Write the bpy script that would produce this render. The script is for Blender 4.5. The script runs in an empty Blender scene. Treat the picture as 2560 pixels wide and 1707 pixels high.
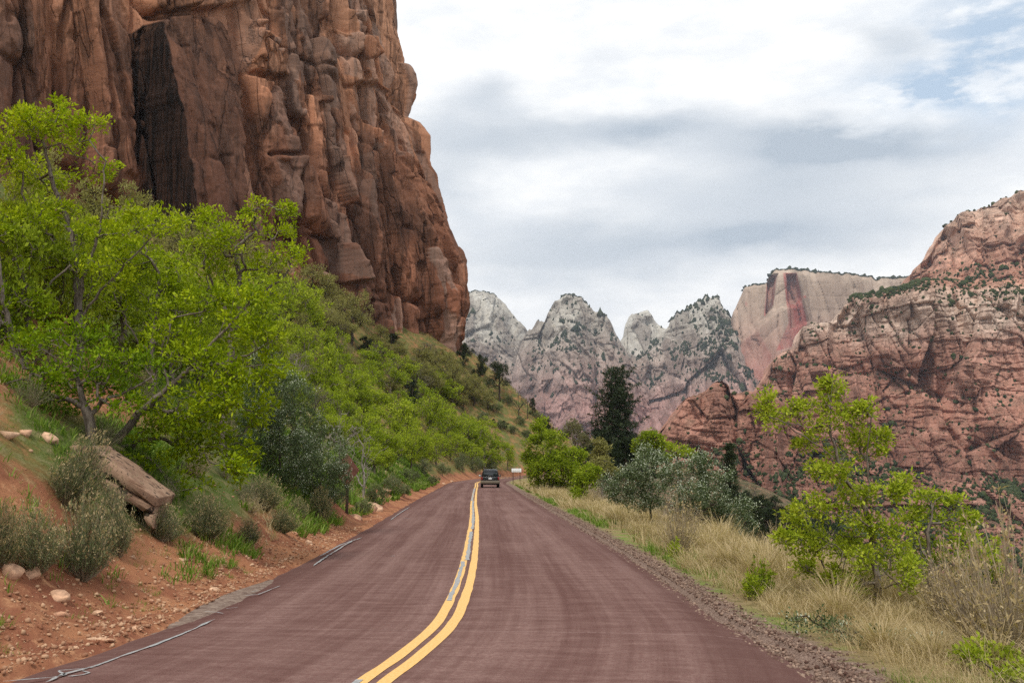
import bpy, math, random
import numpy as np
from mathutils import Vector

# ------------------------------------------------------------------ camera
F = 2489.0; CU, CV, HV = 1280.0, 853.5, 1166.0      # focal, centre and horizon in photo pixels
PITCH = math.atan((HV - CV) / F)
EYE = 2.02
sc = bpy.context.scene
cam_d = bpy.data.cameras.new('camera'); cam = bpy.data.objects.new('camera', cam_d)
sc.collection.objects.link(cam); sc.camera = cam
cam_d.sensor_width = 36.0; cam_d.lens = 36.0 * F / 2560.0
cam_d.clip_start = 0.2; cam_d.clip_end = 30000.0
cam.location = (0, 0, EYE); cam.rotation_euler = (math.pi / 2 + PITCH, 0, 0)
_c, _s = math.cos(PITCH), math.sin(PITCH)
def ray(u, v):
    cx = (np.asarray(u, float) - CU) / F; cy = (CV - np.asarray(v, float)) / F
    return cx, _c - cy * _s, _s + cy * _c
def P(u, v, Y):
    dx, dy, dz = ray(u, v); t = Y / dy
    return np.stack([dx * t, np.zeros_like(dx * t) + Y, EYE + dz * t], -1)
def G(u, v, z=0.0):
    dx, dy, dz = ray(u, v); t = (z - EYE) / dz
    return np.stack([dx * t, dy * t], -1)
def pix(x, y, z):
    z = z - EYE; dep = y * _c + z * _s; up = -y * _s + z * _c
    return CU + F * x / dep, CV - F * up / dep

# ------------------------------------------------------------------ light and sky
SUN_EL, SUN_AZ = math.radians(55), math.radians(198)      # azimuth clockwise from +Y
sun_d = bpy.data.lights.new('sun', 'SUN'); sun = bpy.data.objects.new('sun', sun_d); sc.collection.objects.link(sun)
sun_d.energy = 2.4; sun_d.angle = math.radians(8); sun_d.color = (1.0, 0.95, 0.87)
sv = Vector((math.sin(SUN_AZ) * math.cos(SUN_EL), math.cos(SUN_AZ) * math.cos(SUN_EL), math.sin(SUN_EL)))
sun.rotation_euler = sv.to_track_quat('Z', 'Y').to_euler(); sun.location = (-60, -60, 120)
sc.view_settings.view_transform = 'Standard'; sc.view_settings.look = 'None'
sc.view_settings.exposure = 0.12; sc.view_settings.gamma = 1.0; sc.view_settings.use_curve_mapping = False
cy = sc.cycles
cy.max_bounces = 6; cy.diffuse_bounces = 3; cy.glossy_bounces = 2; cy.transmission_bounces = 4; cy.volume_bounces = 0
cy.transparent_max_bounces = 8; cy.use_denoising = False; cy.caustics_reflective = False; cy.caustics_refractive = False; cy.sample_clamp_indirect = 4.0

class NT:
    """small helper that builds shader nodes"""
    def __init__(s, tree):
        s.t = tree
    def n(s, typ, **kw):
        nd = s.t.nodes.new(typ)
        for k, v in kw.items():
            if k == 'ins':
                for a, b in v.items():
                    if isinstance(b, bpy.types.NodeSocket): s.t.links.new(b, nd.inputs[a])
                    else: nd.inputs[a].default_value = b
            else: setattr(nd, k, v)
        return nd
    def m(s, op, a, b=0.0, c=None):
        ins = {0: a, 1: b}
        if c is not None: ins[2] = c
        return s.n('ShaderNodeMath', operation=op, ins=ins).outputs[0]
    def mix(s, f, a, b, blend='MIX'):
        nd = s.n('ShaderNodeMix', data_type='RGBA', blend_type=blend)
        for sk, v in ((nd.inputs['Factor'], f), (nd.inputs[6], a), (nd.inputs[7], b)):
            if isinstance(v, bpy.types.NodeSocket): s.t.links.new(v, sk)
            else:
                if sk.type == 'RGBA' and len(v) == 3: v = (*v, 1)
                sk.default_value = v
        return nd.outputs[2]
    def noise(s, vec, scale, detail=3.0, rough=0.55, dist=0.0):
        nd = s.n('ShaderNodeTexNoise', ins={'Scale': scale, 'Detail': detail, 'Roughness': rough, 'Distortion': dist})
        if vec is not None: s.t.links.new(vec, nd.inputs['Vector'])
        return nd.outputs['Fac']
    def maps(s, vec, sx, sy, sz):
        return s.n('ShaderNodeVectorMath', operation='MULTIPLY', ins={0: vec, 1: (sx, sy, sz)}).outputs[0]
    def ramp(s, x, lo, hi, a=0.0, b=1.0, smooth=True):
        return s.n('ShaderNodeMapRange', interpolation_type='SMOOTHSTEP' if smooth else 'LINEAR',
                   ins={0: x, 1: lo, 2: hi, 3: a, 4: b}).outputs[0]

def build_world():
    w = bpy.data.worlds.new('World'); sc.world = w; w.use_nodes = True
    t = w.node_tree; t.nodes.clear(); N = NT(t)
    out = N.n('ShaderNodeOutputWorld')
    sky = N.n('ShaderNodeTexSky', sky_type='NISHITA', sun_disc=False, sun_elevation=SUN_EL, sun_rotation=SUN_AZ)
    g = N.n('ShaderNodeTexCoord').outputs['Generated']
    sep = N.n('ShaderNodeSeparateXYZ', ins={0: g})
    X, Y, Z = sep.outputs
    az = N.m('ARCTAN2', X, Y); el = N.m('ARCSINE', Z)
    # clouds live in azimuth / elevation of the sky; warped by noise so that their edges are ragged
    pv = N.n('ShaderNodeCombineXYZ', ins={0: N.m('MULTIPLY', az, 1.0), 1: N.m('MULTIPLY', el, 2.6), 2: 0.0}).outputs[0]
    w1 = N.m('SUBTRACT', N.noise(pv, 5.0, 5.0, 0.55), 0.5)
    w2 = N.m('SUBTRACT', N.noise(N.n('ShaderNodeVectorMath', operation='ADD', ins={0: pv, 1: (7.3, 2.1, 4.0)}).outputs[0], 6.0, 5.0, 0.55), 0.5)
    azw = N.m('ADD', az, N.m('MULTIPLY', w1, 0.16)); elw = N.m('ADD', el, N.m('MULTIPLY', w2, 0.075))
    def blob(u, v, su, sv_):
        dx, dy, dz = ray(u, v); a0 = math.atan2(dx, dy); e0 = math.asin(dz / math.sqrt(dx*dx+dy*dy+dz*dz))
        p = N.m('POWER', N.m('DIVIDE', N.m('SUBTRACT', azw, a0), su / F), 2.0)
        q = N.m('POWER', N.m('DIVIDE', N.m('SUBTRACT', elw, e0), sv_ / F), 2.0)
        return N.m('EXPONENT', N.m('MULTIPLY', N.m('ADD', p, q), -1.0))
    def total(lst):
        acc = None
        for u, v, su, s2, k in lst:
            b = N.m('MULTIPLY', blob(u, v, su, s2), k)
            acc = b if acc is None else N.m('ADD', acc, b)
        return acc
    dark = total([(1235, 235, 90, 45, .5), (1200, 335, 260, 60, .55), (1640, 330, 240, 55, .85), (2130, 355, 280, 42, .8),
                  (2050, 440, 330, 80, .55), (1900, 590, 420, 75, .8), (1330, 640, 330, 70, .45), (2235, 110, 120, 48, .5),
                  (1130, 470, 120, 90, .5), (1650, 480, 260, 50, .25), (1500, 140, 200, 40, .12)])
    fine = N.noise(pv, 9.0, 6.0, 0.6)
    dark = N.m('MULTIPLY', dark, N.ramp(fine, 0.2, 0.8, 0.75, 1.2, False))
    # general broken cloud elsewhere in the sky
    gen = N.ramp(N.noise(pv, 2.2, 6.0, 0.55), 0.45, 0.75, 0.0, 0.55)
    front = blob(1750, 350, 1500, 900)
    dark = N.m('ADD', dark, N.m('MULTIPLY', gen, N.m('SUBTRACT', 1.0, front)))
    dark = N.n('ShaderNodeClamp', ins={0: N.m('MULTIPLY', dark, 1.22)}).outputs[0]
    hole = total([(2500, 70, 190, 130, 1.0), (2290, 215, 150, 42, .85), (2470, 230, 130, 70, .5), (1580, 200, 110, 35, .18), (3000, 150, 260, 120, .8)])
    wisps = N.ramp(N.noise(pv, 14.0, 7.0, 0.6), 0.42, 0.66, 1.0, 0.25)
    hole = N.n('ShaderNodeClamp', ins={0: N.m('MULTIPLY', hole, wisps)}).outputs[0]
    low = N.ramp(el, 0.0, 0.28, 0.86, 1.0)
    bright = N.mix(N.ramp(fine, 0.3, 0.7), (0.86, 0.89, 0.925), (1.10, 1.10, 1.09))
    bright = N.mix(low, (0.0, 0.0, 0.0), bright)
    cloud = N.mix(dark, bright, (0.47, 0.54, 0.62))
    skyc = N.mix(1.0, N.mix(0.55, sky.outputs[0], (6.2, 8.0, 9.8)), (0.1, 0.1, 0.1), 'MULTIPLY')
    col = N.mix(N.m('MULTIPLY', hole, 0.9), cloud, skyc)
    bg = N.n('ShaderNodeBackground', ins={'Color': col, 'Strength': 1.0})
    t.links.new(bg.outputs[0], out.inputs[0])
build_world()

# ------------------------------------------------------------------ numpy noise
def _h(ix, iy, iz, seed):
    h = (ix.astype(np.uint32) * np.uint32(374761393) + iy.astype(np.uint32) * np.uint32(668265263)
         + iz.astype(np.uint32) * np.uint32(2246822519) + np.uint32((seed * 3266489917) & 0xffffffff))
    h = (h ^ (h >> np.uint32(13))) * np.uint32(1274126177)
    h = (h ^ (h >> np.uint32(16))) * np.uint32(2654435761)
    return h ^ (h >> np.uint32(15))
def _r(ix, iy, iz, seed):
    return _h(ix, iy, iz, seed).astype(np.float64) / 4294967295.0
def vn(x, y, z=0.0, seed=0):
    """smooth value noise in -1..1"""
    x, y, z = np.broadcast_arrays(np.asarray(x, float), np.asarray(y, float), np.asarray(z, float))
    xi, yi, zi = np.floor(x), np.floor(y), np.floor(z)
    fx, fy, fz = x - xi, y - yi, z - zi
    xi, yi, zi = xi.astype(np.int64), yi.astype(np.int64), zi.astype(np.int64)
    fx, fy, fz = [f * f * f * (f * (f * 6 - 15) + 10) for f in (fx, fy, fz)]
    flat = not np.any(fz)
    def pl(k):
        a = _r(xi, yi, zi + k, seed); b = _r(xi + 1, yi, zi + k, seed)
        c = _r(xi, yi + 1, zi + k, seed); d = _r(xi + 1, yi + 1, zi + k, seed)
        return (a + (b - a) * fx) * (1 - fy) + (c + (d - c) * fx) * fy
    r = pl(0)
    if not flat: r = r * (1 - fz) + pl(1) * fz
    return r * 2 - 1
def fbm(x, y, z=0.0, o=4, seed=0, g=0.5):
    s, a, f, tot = 0.0, 1.0, 1.0, 0.0
    for k in range(o):
        s = s + a * vn(np.asarray(x) * f + 17.3 * k, np.asarray(y) * f + 9.1 * k, np.asarray(z) * f, seed + k * 31)
        tot += a; a *= g; f *= 2.03
    return s / tot
def ridged(x, y, z=0.0, o=4, seed=0):
    s, a, f, tot = 0.0, 1.0, 1.0, 0.0
    for k in range(o):
        s = s + a * (1 - np.abs(vn(np.asarray(x) * f + 3.3 * k, np.asarray(y) * f, z, seed + 13 * k)) * 2); tot += a; a *= .5; f *= 2.1
    return s / tot
def worley(x, y, seed=0, jit=0.9):
    xi, yi = np.floor(x).astype(np.int64), np.floor(y).astype(np.int64)
    f1 = np.full(x.shape, 9.0); f2 = np.full(x.shape, 9.0); rid = np.zeros(x.shape)
    for i in (-1, 0, 1):
        for j in (-1, 0, 1):
            cx, cyy = xi + i, yi + j; z0 = np.zeros_like(cx)
            px = cx + .5 + (_r(cx, cyy, z0, seed) - .5) * jit; py = cyy + .5 + (_r(cx, cyy, z0 + 1, seed) - .5) * jit
            d = np.hypot(px - x, py - y); r = _r(cx, cyy, z0 + 2, seed)
            n1 = d < f1
            f2 = np.where(n1, f1, np.minimum(f2, d)); rid = np.where(n1, r, rid); f1 = np.where(n1, d, f1)
    return f1, f2, rid
def sst(x, a, b):
    t = np.clip((np.asarray(x, float) - a) / (b - a), 0, 1); return t * t * (3 - 2 * t)

# ------------------------------------------------------------------ mesh helpers
def mesh_np(name, V, Q=None, T=None, attrs=None, uv=None, smooth=False):
    V = np.asarray(V, np.float32).reshape(-1, 3); me = bpy.data.meshes.new(name)
    Q = np.zeros((0, 4), np.int32) if Q is None else np.asarray(Q, np.int32).reshape(-1, 4)
    T = np.zeros((0, 3), np.int32) if T is None else np.asarray(T, np.int32).reshape(-1, 3)
    me.vertices.add(len(V)); me.vertices.foreach_set('co', V.ravel())
    idx = np.concatenate([Q.ravel(), T.ravel()]); me.loops.add(len(idx)); me.loops.foreach_set('vertex_index', idx)
    st = np.concatenate([np.arange(len(Q)) * 4, len(Q) * 4 + np.arange(len(T)) * 3]).astype(np.int32)
    me.polygons.add(len(st)); me.polygons.foreach_set('loop_start', st)
    if smooth: me.polygons.foreach_set('use_smooth', np.ones(len(st), bool))
    me.update(calc_edges=True); me.validate()
    for k, a in (attrs or {}).items():
        at = me.attributes.new(k, 'FLOAT', 'POINT'); at.data.foreach_set('value', np.asarray(a, np.float32).ravel())
    if uv is not None:
        l = me.uv_layers.new(name='UVMap'); l.data.foreach_set('uv', np.asarray(uv, np.float32)[idx].ravel())
    return me
def obj(name, me, mat=None, parent=None, loc=None):
    o = bpy.data.objects.new(name, me); sc.collection.objects.link(o)
    if mat is not None and len(me.materials) == 0: me.materials.append(mat)
    if parent is not None: o.parent = parent
    if loc is not None: o.location = loc
    return o
def tag(o, label=None, cat=None, group=None, kind=None):
    if label: o['label'] = label
    if cat: o['category'] = cat
    if group: o['group'] = group
    if kind: o['kind'] = kind
    return o
def empty(name, loc, label, cat, group=None, rz=0.0):
    o = bpy.data.objects.new(name, None); sc.collection.objects.link(o); o.location = loc; o.rotation_euler.z = rz
    o.empty_display_size = .2
    return tag(o, label, cat, group)
def copy_thing(root, loc, rz=0.0, scale=1.0, label=None, group=None):
    c = root.copy(); sc.collection.objects.link(c); c.location = loc; c.rotation_euler.z = rz
    c.scale = (scale,) * 3 if not hasattr(scale, '__len__') else scale
    if label: c['label'] = label
    if group: c['group'] = group
    for ch in list(root.children):
        d = ch.copy(); sc.collection.objects.link(d); d.parent = c
        for g in list(ch.children):
            e = g.copy(); sc.collection.objects.link(e); e.parent = d
    return c
def grid_faces(n, m, off=0):
    """n columns by m rows, vertex (i,j) at j*n+i"""
    j, i = np.mgrid[0:m - 1, 0:n - 1]; a = (j * n + i).ravel() + off
    return np.stack([a, a + 1, a + 1 + n, a + n], -1)
class MB:
    """collects simple solids into one mesh"""
    def __init__(s): s.V = []; s.Q = []; s.T = []; s.n = 0
    def add(s, V, Q=None, T=None):
        V = np.asarray(V, float).reshape(-1, 3)
        if Q is not None and len(Q): s.Q.append(np.asarray(Q).reshape(-1, 4) + s.n)
        if T is not None and len(T): s.T.append(np.asarray(T).reshape(-1, 3) + s.n)
        s.V.append(V); s.n += len(V); return s
    def hexa(s, p):   # 8 points: bottom ring 0-3, top ring 4-7
        return s.add(p, [(3, 2, 1, 0), (4, 5, 6, 7), (0, 1, 5, 4), (1, 2, 6, 5), (2, 3, 7, 6), (3, 0, 4, 7)])
    def box(s, c, d, tx=1.0, ty=1.0):
        x, y, z = d[0] / 2, d[1] / 2, d[2] / 2
        b = [(-x, -y, -z), (x, -y, -z), (x, y, -z), (-x, y, -z)]; tp = [(a * tx, b_ * ty, -c_) for a, b_, c_ in b]
        return s.hexa(np.array(b + tp) + np.array(c))
    def loft(s, rings, cap=True):
        k = len(rings[0]); V = np.concatenate([np.asarray(r, float) for r in rings]); Q = []
        for r in range(len(rings) - 1):
            for i in range(k):
                Q.append((r * k + i, r * k + (i + 1) % k, (r + 1) * k + (i + 1) % k, (r + 1) * k + i))
        T = []
        if cap:
            c0 = len(V); V = np.vstack([V, np.mean(rings[0], 0), np.mean(rings[-1], 0)]); L = (len(rings) - 1) * k
            for i in range(k):
                T.append((c0, (i + 1) % k, i)); T.append((c0 + 1, L + i, L + (i + 1) % k))
        return s.add(V, Q, T)
    def cyl(s, p0, p1, r0, r1=None, k=16):
        r1 = r0 if r1 is None else r1; p0, p1 = np.array(p0, float), np.array(p1, float)
        d = p1 - p0; d /= np.linalg.norm(d); a = np.cross(d, (0, 0, 1) if abs(d[2]) < .9 else (1, 0, 0)); a /= np.linalg.norm(a); b = np.cross(d, a)
        th = np.arange(k) * 2 * np.pi / k; ring = np.cos(th)[:, None] * a + np.sin(th)[:, None] * b
        return s.loft([p0 + ring * r0, p1 + ring * r1])
    def build(s, name, mat, parent=None, smooth=False, bevel=0.0, attrs=None):
        me = mesh_np(name, np.concatenate(s.V), np.concatenate(s.Q) if s.Q else None, np.concatenate(s.T) if s.T else None, attrs, smooth=smooth)
        o = obj(name, me, mat, parent)
        if bevel:
            b = o.modifiers.new('bevel', 'BEVEL'); b.width = bevel; b.segments = 2; b.limit_method = 'ANGLE'
        return o

# ------------------------------------------------------------------ materials
def new_mat(name):
    m = bpy.data.materials.new(name); m.use_nodes = True; m.node_tree.nodes.clear(); N = NT(m.node_tree)
    out = N.n('ShaderNodeOutputMaterial'); return m, N, out
def principled(N, out, col, rough=0.9, spec=0.2, bump=None, bstr=0.4, bdist=0.05, metal=0.0):
    b = N.n('ShaderNodeBsdfPrincipled', ins={'Roughness': rough, 'Metallic': metal})
    b.inputs['Specular IOR Level'].default_value = spec
    if isinstance(col, bpy.types.NodeSocket): N.t.links.new(col, b.inputs['Base Color'])
    else: b.inputs['Base Color'].default_value = (*col, 1)
    if bump is not None:
        bn = N.n('ShaderNodeBump', ins={'Height': bump, 'Strength': bstr, 'Distance': bdist}); N.t.links.new(bn.outputs[0], b.inputs['Normal'])
    N.t.links.new(b.outputs[0], out.inputs[0]); return b
def attr(N, name): return N.n('ShaderNodeAttribute', attribute_name=name).outputs['Fac']
def plain(name, col, rough=0.6, spec=0.3, var=0.0, scale=20.0, metal=0.0):
    m, N, out = new_mat(name)
    if var:
        p = N.n('ShaderNodeTexCoord').outputs['Object']
        n = N.noise(p, scale, 4.0, 0.6)
        c = N.mix(N.ramp(n, .3, .7), tuple(v * (1 - var) for v in col), tuple(min(1, v * (1 + var)) for v in col))
        principled(N, out, c, rough, spec, n, 0.2, 0.01, metal)
    else: principled(N, out, col, rough, spec, metal=metal)
    return m
def leaf_mat(name, a, b, c, trans=0.45, rough=0.6, young=None):
    """a..b..c over the leaf tint; every leaf is a real translucent blade"""
    m, N, out = new_mat(name)
    t = attr(N, 'tint'); r = N.n('ShaderNodeObjectInfo').outputs['Random']
    t = N.m('ADD', t, N.m('MULTIPLY', N.m('SUBTRACT', r, 0.5), 0.35))
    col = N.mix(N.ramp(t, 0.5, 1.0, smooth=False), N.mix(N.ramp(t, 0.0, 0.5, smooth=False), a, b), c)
    d = N.n('ShaderNodeBsdfPrincipled', ins={'Base Color': col, 'Roughness': rough}); d.inputs['Specular IOR Level'].default_value = 0.07
    tl = N.n('ShaderNodeBsdfTranslucent', ins={'Color': N.mix(1.0, col, (1.25, 1.35, 0.8), 'MULTIPLY')})
    mx = N.n('ShaderNodeMixShader', ins={0: trans, 1: d.outputs[0], 2: tl.outputs[0]})
    N.t.links.new(mx.outputs[0], out.inputs[0]); return m
# ------------------------------------------------------------------ road centre line, traced on the ground plane
_px = [(931.6, 1707), (1020.7, 1642), (1107.8, 1564.6), (1149, 1487), (1171.7, 1409.7), (1183, 1332), (1186, 1293.6), (1184.5, 1254.9), (1191, 1216), (1197, 1204.5)]
_rp = [(-7.5, -25.0), (-3.6, -8.0), (-1.75, 5.0)] + [tuple(G(u, v)) for u, v in _px] + [(-2.6, 168), (1.8, 199), (11.5, 221), (26, 238), (38, 256), (44, 280), (41, 310), (30, 340)]
def catmull(p, n=24):
    p = np.array(p, float); p = np.vstack([2 * p[0] - p[1], p, 2 * p[-1] - p[-2]]); out = []
    for i in range(1, len(p) - 2):
        t = np.linspace(0, 1, n, endpoint=False)[:, None]; d = [max(1e-6, np.linalg.norm(p[k + 1] - p[k])) ** .5 for k in (i - 1, i, i + 1)]
        m1 = d[1] * ((p[i] - p[i - 1]) / d[0] - (p[i + 1] - p[i - 1]) / (d[0] + d[1]) + (p[i + 1] - p[i]) / d[1])
        m2 = d[1] * ((p[i + 1] - p[i]) / d[1] - (p[i + 2] - p[i]) / (d[1] + d[2]) + (p[i + 2] - p[i + 1]) / d[2])
        a, b, c_, dd = 2*p[i] - 2*p[i+1] + m1 + m2, -3*p[i] + 3*p[i+1] - 2*m1 - m2, m1, p[i]
        out.append(((a * t + b) * t + c_) * t + dd)
    return np.vstack(out + [p[-2:-1]])
RC = catmull(_rp)
_arc = np.concatenate([[0], np.cumsum(np.linalg.norm(np.diff(RC, axis=0), axis=1))])
_sa = np.concatenate([np.arange(0, 90, 0.3), np.arange(90, _arc[-1], 1.0)])
RC = np.stack([np.interp(_sa, _arc, RC[:, 0]), np.interp(_sa, _arc, RC[:, 1])], 1)
def flare(y): return .72 * sst(-np.asarray(y, float), -14.5, -9.6)      # the right lane widens towards the camera
def zroad(x, y): return 1.6 * sst(y, 200, 240)
_tan = np.gradient(RC, axis=0); _tan /= np.linalg.norm(_tan, axis=1)[:, None]
RN = np.stack([-_tan[:, 1], _tan[:, 0]], 1)               # to the left of travel
RARC = _sa; HW = 3.6
def sdist(x, y):
    """signed distance from the centre line (left positive) and index of the nearest point"""
    x = np.asarray(x, float); y = np.asarray(y, float); sh = x.shape; x, y = x.ravel(), y.ravel()
    sd = np.empty(len(x)); ki = np.empty(len(x), int); st = max(1, 4000000 // len(RC)); R = RC[::2]; Nn = RN[::2]
    for a in range(0, len(x), st):
        dx = x[a:a+st, None] - R[None, :, 0]; dy = y[a:a+st, None] - R[None, :, 1]; d2 = dx * dx + dy * dy
        k = d2.argmin(1); r = np.arange(len(k)); side = dx[r, k] * Nn[k, 0] + dy[r, k] * Nn[k, 1]
        sd[a:a+st] = np.where(np.sqrt(d2[r, k]) > 12, np.sign(side) * np.sqrt(d2[r, k]), side); ki[a:a+st] = k * 2
    return sd.reshape(sh), ki.reshape(sh)
def ground(x, y, detail=True, full=False):
    x = np.asarray(x, float); y = np.asarray(y, float)
    sd, k = sdist(x, y); zr = zroad(RC[k, 0], RC[k, 1])
    q = sd - HW                                             # left of the road
    qq = np.clip(q - 0.55 - 0.25 * vn(y / 3.0, 0.3, 0, 5), 0, None)
    far = sst(y, 30, 120)
    zl = qq * (0.80 - 0.08 * far) + 0.0052 * np.clip(qq, 0, 60) ** 2
    zl = zl * (0.55 + 0.45 * sst(qq, 0.0, 2.2)) if np.ndim(zl) else zl
    hs = 19 + 29 * sst(y, 60, 205); zl = np.where(zl > hs * .6, hs * .6 + hs * .4 * (1 - np.exp(-np.clip(zl - hs * .6, 0, None) / (hs * .4))) + .06 * np.clip(qq - 40, 0, None), zl)
    spur = np.maximum(32 - 0.93 * (x + 13), 0.8 - zr) * 1.0; k_ = sst(y, 165, 215); zl = np.where(spur < zl, zl + (spur - zl) * k_, zl)
    if detail:
        am = sst(q, 0.4, 2.5)
        zl = zl + am * (fbm(x / 9, y / 9, 0, 3, 3) * 0.9 * sst(q, 3, 12) + fbm(x / 1.6, y / 1.6, 0, 3, 4) * 0.22)
        zl = zl + sst(q, 0.2, 0.7) * (fbm(x / .45, y / .45, 0, 3, 6) * 0.055 + np.clip(fbm(x / .8, y / 1.0, 0, 2, 66), 0, 1) * 0.12)
    drop = sst(y + 0.25 * x, 268, 330)
    zl = zl * (1 - drop) - 25 * drop
    p = -sd - HW - flare(y)                                 # right of the road
    bench = sst(y, 70, 150) * (1 - sst(x, 40, 90)) * (1 - sst(p, 16, 26) * (1 - sst(y, 120, 175)))
    zq = -0.03 * np.clip(p, 0, 1.2) - 0.07 * np.clip(p - 1.2, 0, 2.4)
    s2 = np.clip(p - 3.6, 0, None)
    zq = zq - s2 * (0.40 - 0.30 * bench) - 0.10 * np.clip(s2 - 8, 0, None) * (1 - bench)
    if detail:
        zq = zq + sst(p, 1.2, 4) * (fbm(x / 2.2, y / 2.2, 0, 3, 8) * 0.16) + sst(p, 6, 20) * fbm(x / 14, y / 14, 0, 3, 9) * 1.6
    zq = np.maximum(zq, -58 + 4 * fbm(x / 60, y / 60, 0, 3, 10))
    z = np.where(sd >= 0, zl, zq) + zr
    z = np.where(x > 45, np.minimum(z, np.maximum(3.0 - 0.6 * np.clip(x - 52, 0, None), -58 + 4 * fbm(x / 60, y / 60, 0, 3, 10))), z)
    z = z + (np.minimum(z, -40) - z) * sst(y, 345, 420)
    z = np.where((sd < HW + 0.1) & (p < 0.1), zr - 0.07, z)
    return (z, sd) if full else z
def gz(x, y): return float(ground(np.array([x]), np.array([y]))[0])

# ------------------------------------------------------------------ ground sheet
def spaced(a, b, s0, gr):
    o = [a]; s = s0
    while o[-1] < b: o.append(o[-1] + s); s *= gr
    return np.array(o)
def build_ground():
    xr = spaced(9.0, 2900, 0.12, 1.05); xl = -spaced(14.0, 2900, 0.12, 1.028)[::-1]
    xs = np.concatenate([xl, np.arange(-13.9, 9.0, 0.1), xr])
    ys = np.concatenate([np.arange(-60, 6, 1.5), spaced(6.0, 420, 0.075, 1.0115), spaced(425, 4200, 6, 1.06)])
    X, Y = np.meshgrid(xs, ys); Z, sd = ground(X, Y, True, True); sda = np.where(sd < 0, sd + flare(Y), sd)
    far = sst(Y, 420, 900); Z = np.where(X > 60, Z, Z) * (1 - far) + far * (-58)
    q = sd - HW
    gr = np.where(q > 0, sst(Y + 1.1 * q, 15, 22) * sst(q, .9, 2.4) * (0.75 - 0.25 * sst(Y, 60, 140)) * (1 - .75 * sst(q, 3.0, 5.5) * (1 - sst(Y, 24, 34))) + 0.10, 0)   # how grassy
    me = mesh_np('ground', np.stack([X, Y, Z], -1), grid_faces(len(xs), len(ys)), attrs={'sd': sda, 'grassy': gr}, smooth=True)
    m, N, out = new_mat('ground')
    p = N.n('ShaderNodeNewGeometry').outputs['Position']; sdn = attr(N, 'sd'); g = attr(N, 'grassy')
    n1 = N.noise(p, 0.55, 5, .6); n2 = N.noise(p, 4.0, 6, .65); n3 = N.noise(p, 22.0, 5, .7); n0 = N.noise(p, 0.12, 3, .5)
    soil = N.mix(N.ramp(n1, .35, .65), (0.36, 0.165, 0.085), (0.22, 0.085, 0.05))
    soil = N.mix(N.ramp(n2, .5, .75), soil, (0.50, 0.27, 0.145))
    soil = N.mix(N.ramp(n3, .55, .8), soil, (0.20, 0.08, 0.05))
    grass = N.mix(N.ramp(n3, .3, .7), (0.055, 0.085, 0.018), (0.13, 0.16, 0.045))
    grass = N.mix(N.ramp(n2, .45, .7), grass, (0.21, 0.18, 0.085))
    gm = N.ramp(N.m('ADD', N.m('ADD', N.m('MULTIPLY', n1, .6), N.m('MULTIPLY', n2, .5)), g), 0.95, 1.25)
    left = N.mix(gm, soil, grass)
    stone = N.mix(N.ramp(N.noise(p, 45.0, 4, .7), .35, .7), (0.12, 0.075, 0.06), (0.34, 0.25, 0.20))
    straw = N.mix(N.ramp(n2, .35, .7), (0.33, 0.25, 0.13), (0.16, 0.13, 0.06))
    green = N.mix(N.ramp(n3, .3, .7), (0.10, 0.17, 0.03), (0.22, 0.27, 0.07))
    wob = N.m('MULTIPLY', N.m('SUBTRACT', n2, .5), 1.3); pr = N.m('ADD', N.m('SUBTRACT', N.m('MULTIPLY', sdn, -1.0), HW), wob)
    right = N.mix(N.ramp(pr, 0.35, 0.7), stone, N.mix(N.ramp(n1, .38, .52), green, straw))
    right = N.mix(N.ramp(pr, 1.2, 1.9), right, straw)
    slope = N.mix(N.ramp(n1, .4, .65), (0.07, 0.075, 0.04), (0.22, 0.13, 0.085)); right = N.mix(N.ramp(pr, 5.0, 11.0), right, slope)
    col = N.mix(N.ramp(sdn, -0.5, 0.5), right, left)
    b = N.m('ADD', N.m('MULTIPLY', n2, .7), N.m('MULTIPLY', n3, .5))
    principled(N, out, col, 0.95, 0.04, b, 0.8, 0.08)
    return tag(obj('ground', me, m), 'orange soil and grass ground rising left of the road', 'ground', kind='structure')
build_ground()

# ------------------------------------------------------------------ road and its markings
def strip(i0, i1, l0, l1, nl, dz, e0=None, e1=None, step=1):
    """sheet along the road between lateral offsets l0..l1 (left positive)"""
    I = np.arange(i0, i1, step); lat = np.linspace(0, 1, nl)
    a = np.full(len(I), float(l0)) + (0 if e0 is None else e0(RARC[I])); b = np.full(len(I), float(l1)) + (0 if e1 is None else e1(RARC[I]))
    L = a[:, None] + (b - a)[:, None] * lat
    X = RC[I, 0][:, None] + RN[I, 0][:, None] * L; Y = RC[I, 1][:, None] + RN[I, 1][:, None] * L
    Z = zroad(RC[I, 0], RC[I, 1])[:, None] + dz - 0.012 * np.clip(np.abs(L) - 2.6, 0, None) + 0 * L
    return np.stack([X, Y, Z], -1), grid_faces(nl, len(I)), np.stack([L, np.broadcast_to(RARC[I][:, None], L.shape)], -1).reshape(-1, 2)
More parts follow.
